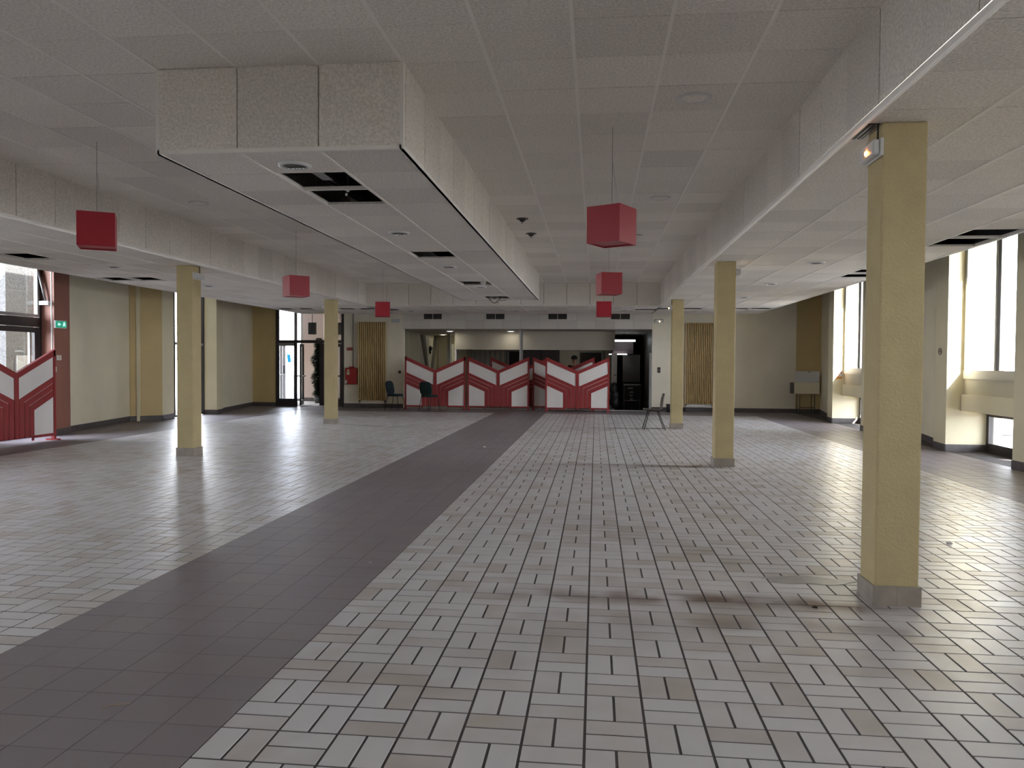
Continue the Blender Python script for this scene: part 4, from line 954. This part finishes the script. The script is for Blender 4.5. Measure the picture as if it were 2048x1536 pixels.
# no-smoking signs on the window-side piers
def nosmoke(loc, rz, lab):
    t = thing('no_smoking_sign', lab, 'sign', loc, rz, group='no-smoking signs on the window piers')
    rg_ = MB()
    pts = [(0.056 * math.cos(a), -0.006, 0.056 * math.sin(a)) for a in [2 * math.pi * i / 24 for i in range(25)]]
    rg_.tube(pts, 0.006, 6).build('ring', 'brownpanel', t, True)
    MB().slab([(-0.044, 0.034), (-0.034, 0.044), (0.044, -0.034), (0.034, -0.044)], -0.009, -0.004).build('slash', 'brownpanel', t)
    MB().box(-0.033, 0.033, -0.007, -0.003, -0.005, 0.005).build('cigarette', 'brownpanel', t)
nosmoke((XC + 8.39, 14.62, 1.76), R(-87), 'small no-smoking symbol on the pier left of the bright window')
nosmoke((XC + 8.355, 11.62, 1.75), R(-88), 'small no-smoking symbol on the pier at the edge of the photo')
fx = thing('orange_notice', 'orange notice stuck on the sunlit jamb of the far window', 'notice', (6.25, 20.85, 1.26))
MB().box(-0.09, 0.09, -0.004, 0, -0.11, 0.11).build('sheet', 'wplastic', fx); MB().box(-0.09, 0.09, -0.006, -0.004, -0.11, -0.05).build('lower_band', 'orange', fx)
MB().box(-0.09, -0.06, -0.006, -0.004, -0.05, 0.11).build('side_band', 'orange', fx); MB().box(0.0, 0.025, -0.006, -0.004, -0.04, 0.09).build('mark', 'orange', fx); MB().box(0.05, 0.08, -0.006, -0.004, 0.03, 0.07).build('mark', 'hose', fx)
# counter with white panel in the far corner
ct = thing('counter', 'cream counter on thin dark legs in the far corner under the ochre wall', 'counter', (6.05, 24.5, 0))
MB().bbox(0.0, 0.75, 0.0, 0.45, 0.62, 0.96, 0.006).build('body', 'cream', ct); MB().box(-0.02, 0.0, 0.0, 0.45, 0.62, 0.96).build('end_panel', 'brownpanel', ct)
for x in (0.18, 0.62):
    MB().tube([(x, 0.04, 0), (x, 0.04, 0.62)], 0.012, 6).build('leg', 'black', ct)
    MB().tube([(x, 0.40, 0), (x, 0.40, 0.62)], 0.012, 6).build('leg', 'black', ct)
MB().tube([(0.18, 0.04, 0.2), (0.62, 0.04, 0.2)], 0.010, 6).build('stretcher', 'black', ct)
wp_ = thing('display_board', 'white board standing on the counter in the far corner', 'board', (6.05, 24.52, 0.962))
MB().bbox(0.0, 0.75, 0.0, 0.03, 0, 0.35, 0.004).build('sheet', 'wplastic', wp_); MB().box(0.42, 0.47, -0.012, 0, 0.315, 0.34).build('clip', 'brownpanel', wp_)

# ------------------------------------------------------------------ ceiling fittings
def downlight(x, y, z, lab, r_=0.125, lit=False):
    t = thing('downlight', lab, 'downlight', (x, y, z), group='recessed round downlights')
    MB().lathe([(r_ * 0.74, -0.004), (r_ * 0.78, -0.016), (r_, -0.010), (r_, 0.003)], seg=28).build('rim', 'wplastic', t, True)
    MB().lathe([(r_ * 0.75, -0.006), (r_ * 0.70, -0.009), (r_ * 0.66, -0.007)], seg=28).build('reflector', 'steel', t, True)
    MB().lathe([(0.001, -0.007), (r_ * 0.74, -0.007)], seg=28).build('louvre', 'vent', t)
    for k in range(5):
        MB().ball((-0.055 + k * 0.027, 0.035, -0.014), 0.011, 0.011, 0.012, 8, 6).build('bulb', 'chrome', t, True)
    return t
DL = [(-2.30, 5.75, 'largest round downlight at the front end of the dropped box'), (-2.28, 8.83, 'second round downlight along the dropped box'), (-2.30, 11.97, 'third round downlight along the dropped box'),
      (-2.28, 15.2, 'fourth round downlight along the dropped box'), (-7.68, 11.68, 'round downlight above the red-pier aisle'), (-7.67, 14.72, 'round downlight just past the column near the red pier'),
      (3.19, 11.78, 'round downlight between the first and second columns on the window side'), (3.19, 14.77, 'round downlight farther along the window-side ceiling'), (3.26, 17.69, 'faint round downlight beside the second column'),
      (-5.36, 22.2, 'far round downlight above the first screen'), (-2.26, 22.0, 'far round downlight above the middle screens'), (0.76, 21.8, 'far round downlight near the smallest red cube')]
for x, y, lab in DL: downlight(x, y, H1, lab)
for x, y, lab in ((0.75, 6.28, 'round pale speaker plate in the raised ceiling above the red cubes'), (0.79, 9.98, 'second faint round plate in the raised ceiling'), (-5.27, 9.86, 'faint round plate in the raised ceiling near the entrance side')):
    t = thing('ceiling_plate', lab, 'ceiling plate', (x, y, H2), group='round ceiling plates')
    MB().lathe([(0.001, -0.008), (0.10, -0.008), (0.105, -0.004), (0.105, 0.0)], seg=28).build('disc', 'panel', t, True); MB().lathe([(0.104, -0.002), (0.116, -0.018), (0.130, -0.012), (0.132, 0.0)], seg=28).build('rim', 'wplastic', t, True)
for x, y, lab in ((-1.08, 11.27, 'nearer dark smoke detector beside the dropped box'), (-1.06, 12.57, 'farther grey smoke detector beside the dropped box')):
    t = thing('smoke_detector', lab, 'smoke detector', (x, y, H2), group='smoke detectors beside the dropped box')
    MB().lathe([(0.001, -0.01), (0.09, -0.008), (0.085, 0.0)], seg=20).build('base', 'brownpanel', t, True); MB().lathe([(0.001, -0.05), (0.03, -0.045), (0.055, -0.012)], seg=20).build('head', 'darkroom', t, True)
    MB().tube([(0, 0, -0.05), (0, 0, -0.075)], 0.006).build('indicator', 'black', t)
# sprinkler and loose cables in the open panels
spn = thing('loose_lamp', 'small chrome lamp holder hanging in the large open ceiling panel', 'lamp holder', (-2.22, 6.78, 3.02))
MB().tube([(0, 0, 0.35), (0, 0, 0.03)], 0.006).build('stem', 'steel', spn); MB().ball((0, 0, 0.02), 0.017, 0.017, 0.022, 10, 8).build('socket', 'chrome', spn, True); MB().ball((-0.012, 0, -0.02), 0.012, 0.012, 0.014, 10, 8).build('bulb', 'wplastic', spn, True)
cb = thing('loose_cable', 'dark cable loop hanging from the last open panel of the dropped box', 'cable', (-2.3, 17.6, 3.0))
MB().tube([(-0.18 + 0.36 * i / 14, -0.1, 0.06 - 0.2 * math.sin(math.pi * i / 14)) for i in range(15)], 0.008, 6).build('loop', 'black', cb, True); MB().tube([(0.1, -0.1, 0.1), (0.14, -0.1, -0.09), (0.26, -0.1, -0.07)], 0.008, 6).build('tail', 'black', cb, True)
MB().ball((0.0, -0.1, 0.0), 0.06, 0.05, 0.05, 10, 8).build('junction', 'vent', cb, True)
lb = thing('loose_lamp', 'pale lamp hanging in the third open panel of the dropped box', 'lamp holder', (-2.12, 14.5, 3.0))
MB().ball((0, 0, 0.02), 0.05, 0.05, 0.06, 12, 8).build('bulb', 'clearplastic', lb, True); MB().tube([(0, 0, 0.07), (0, 0, 0.4)], 0.008).build('stem', 'steel', lb)
cg = thing('ceiling_grille', 'small dark grille in the ceiling beside the nearest column head', 'grille', (1.70, 5.22, 3.0))
MB().box(-0.05, 0.035, -0.17, 0.15, -0.008, -0.002).build('backing', 'black', cg)
for k in range(3): MB().box(-0.05 + k * 0.03, -0.042 + k * 0.03, -0.17, 0.15, -0.012, -0.008).build('slat', 'steel', cg)
wr_ = thing('stray_wire', 'thin stray wire sticking out of the raised ceiling beside the largest red cube', 'wire', (0.40, 12.6, 3.59))
MB().tube([(0, 0, 0), (0.02, 0, -0.03), (0.2, 0, -0.02), (0.32, 0, -0.03)], 0.005, 6).build('strand', 'black', wr_, True)

# ------------------------------------------------------------------ things lying on the floor
rs = thing('residue_patch', 'pale grey residue patch on the tiles beside the nearest column', 'stain', (1.48, 5.55, 0))
pts = []
for i in range(36):
    a = 2 * math.pi * i / 36; rx = 0.30 + 0.035 * math.sin(3 * a + 1) + 0.02 * math.sin(7 * a); ry = 0.105 + 0.02 * math.sin(5 * a)
    pts.append((rx * math.cos(a), ry * math.sin(a)))
MB().prism(pts, 0.0007, 0.0022).build('film', 'residue', rs)
def scrap(loc, s, lab, m='paper', name='paper_scrap'):
    t = thing(name, lab, 'litter', loc); b = MB().ball((0, 0, s * 0.35), s, s * 0.7, s * 0.4, 9, 6)
    b.v = [(x + random.uniform(-.2, .2) * s, y + random.uniform(-.2, .2) * s, max(0.001, z + random.uniform(-.12, .12) * s)) for x, y, z in b.v]
    b.build('crumple', m, t)
scrap((2.98, 6.86, 0), 0.028, 'crumpled white paper scrap on the tiles beyond the nearest column')
scrap((-1.48, 4.03, 0), 0.010, 'tiny white crumb on the dark band, nearest the viewpoint')
scrap((-1.66, 5.6, 0), 0.010, 'tiny white crumb on the dark band, farther from the viewpoint')
scrap((-1.95, 13.6, 0), 0.03, 'small white scrap far along the dark band')
scrap((1.36, 4.92, 0), 0.018, 'dark clump on the tiles by the nearest column', 'bark')
st = thing('dry_stem', 'thin dry stem lying on the dark band in the foreground', 'twig', (-2.06, 3.12, 0.003), R(30))
MB().tube([(-0.05, 0, 0), (0.0, 0.003, 0.002), (0.06, 0, 0)], 0.0022, 6).build('stalk', 'straw_bit', st, True); MB().tube([(0.0, 0.003, 0.002), (0.02, 0.012, 0.003)], 0.0012, 5).build('side_twig', 'straw_bit', st)

# ------------------------------------------------------------------ outside
an = thing('annexe', 'pale pebbledash building seen through the glass door', 'building', (-12.35, 15.1, -0.16))
MB().box(-6, 0, 0, 4.6, 0, 6.0).build('wall', 'pebble', an); MB().box(-6.1, 0.1, -0.1, 4.7, 6.0, 6.2).build('roof_edge', 'extwhite', an)
MB().bbox(0.0, 0.05, 0.25, 0.75, 1.35, 1.75, 0.01).build('meter_box', 'greyframe', an)
pb = thing('planter', 'grey concrete planter outside the floor-level window', 'planter', (7.45, 15.4, -0.16))
MB().box(-0.35, 0.35, -0.7, 0.7, 0, 0.5).build('trough', 'concrete', pb); MB().box(-0.39, 0.39, -0.74, 0.74, 0.44, 0.52).build('rim', 'concrete', pb)
bd = thing('far_building', 'distant low building seen through the tall dark-framed window', 'building', (-40, 66, -0.16))
MB().box(-8, 8, 0, 6, 0, 1.9).build('wall', 'sticker', bd); MB().box(-8.3, 8.3, -0.3, 6.3, 1.9, 2.9).build('roof', 'greyframe', bd)
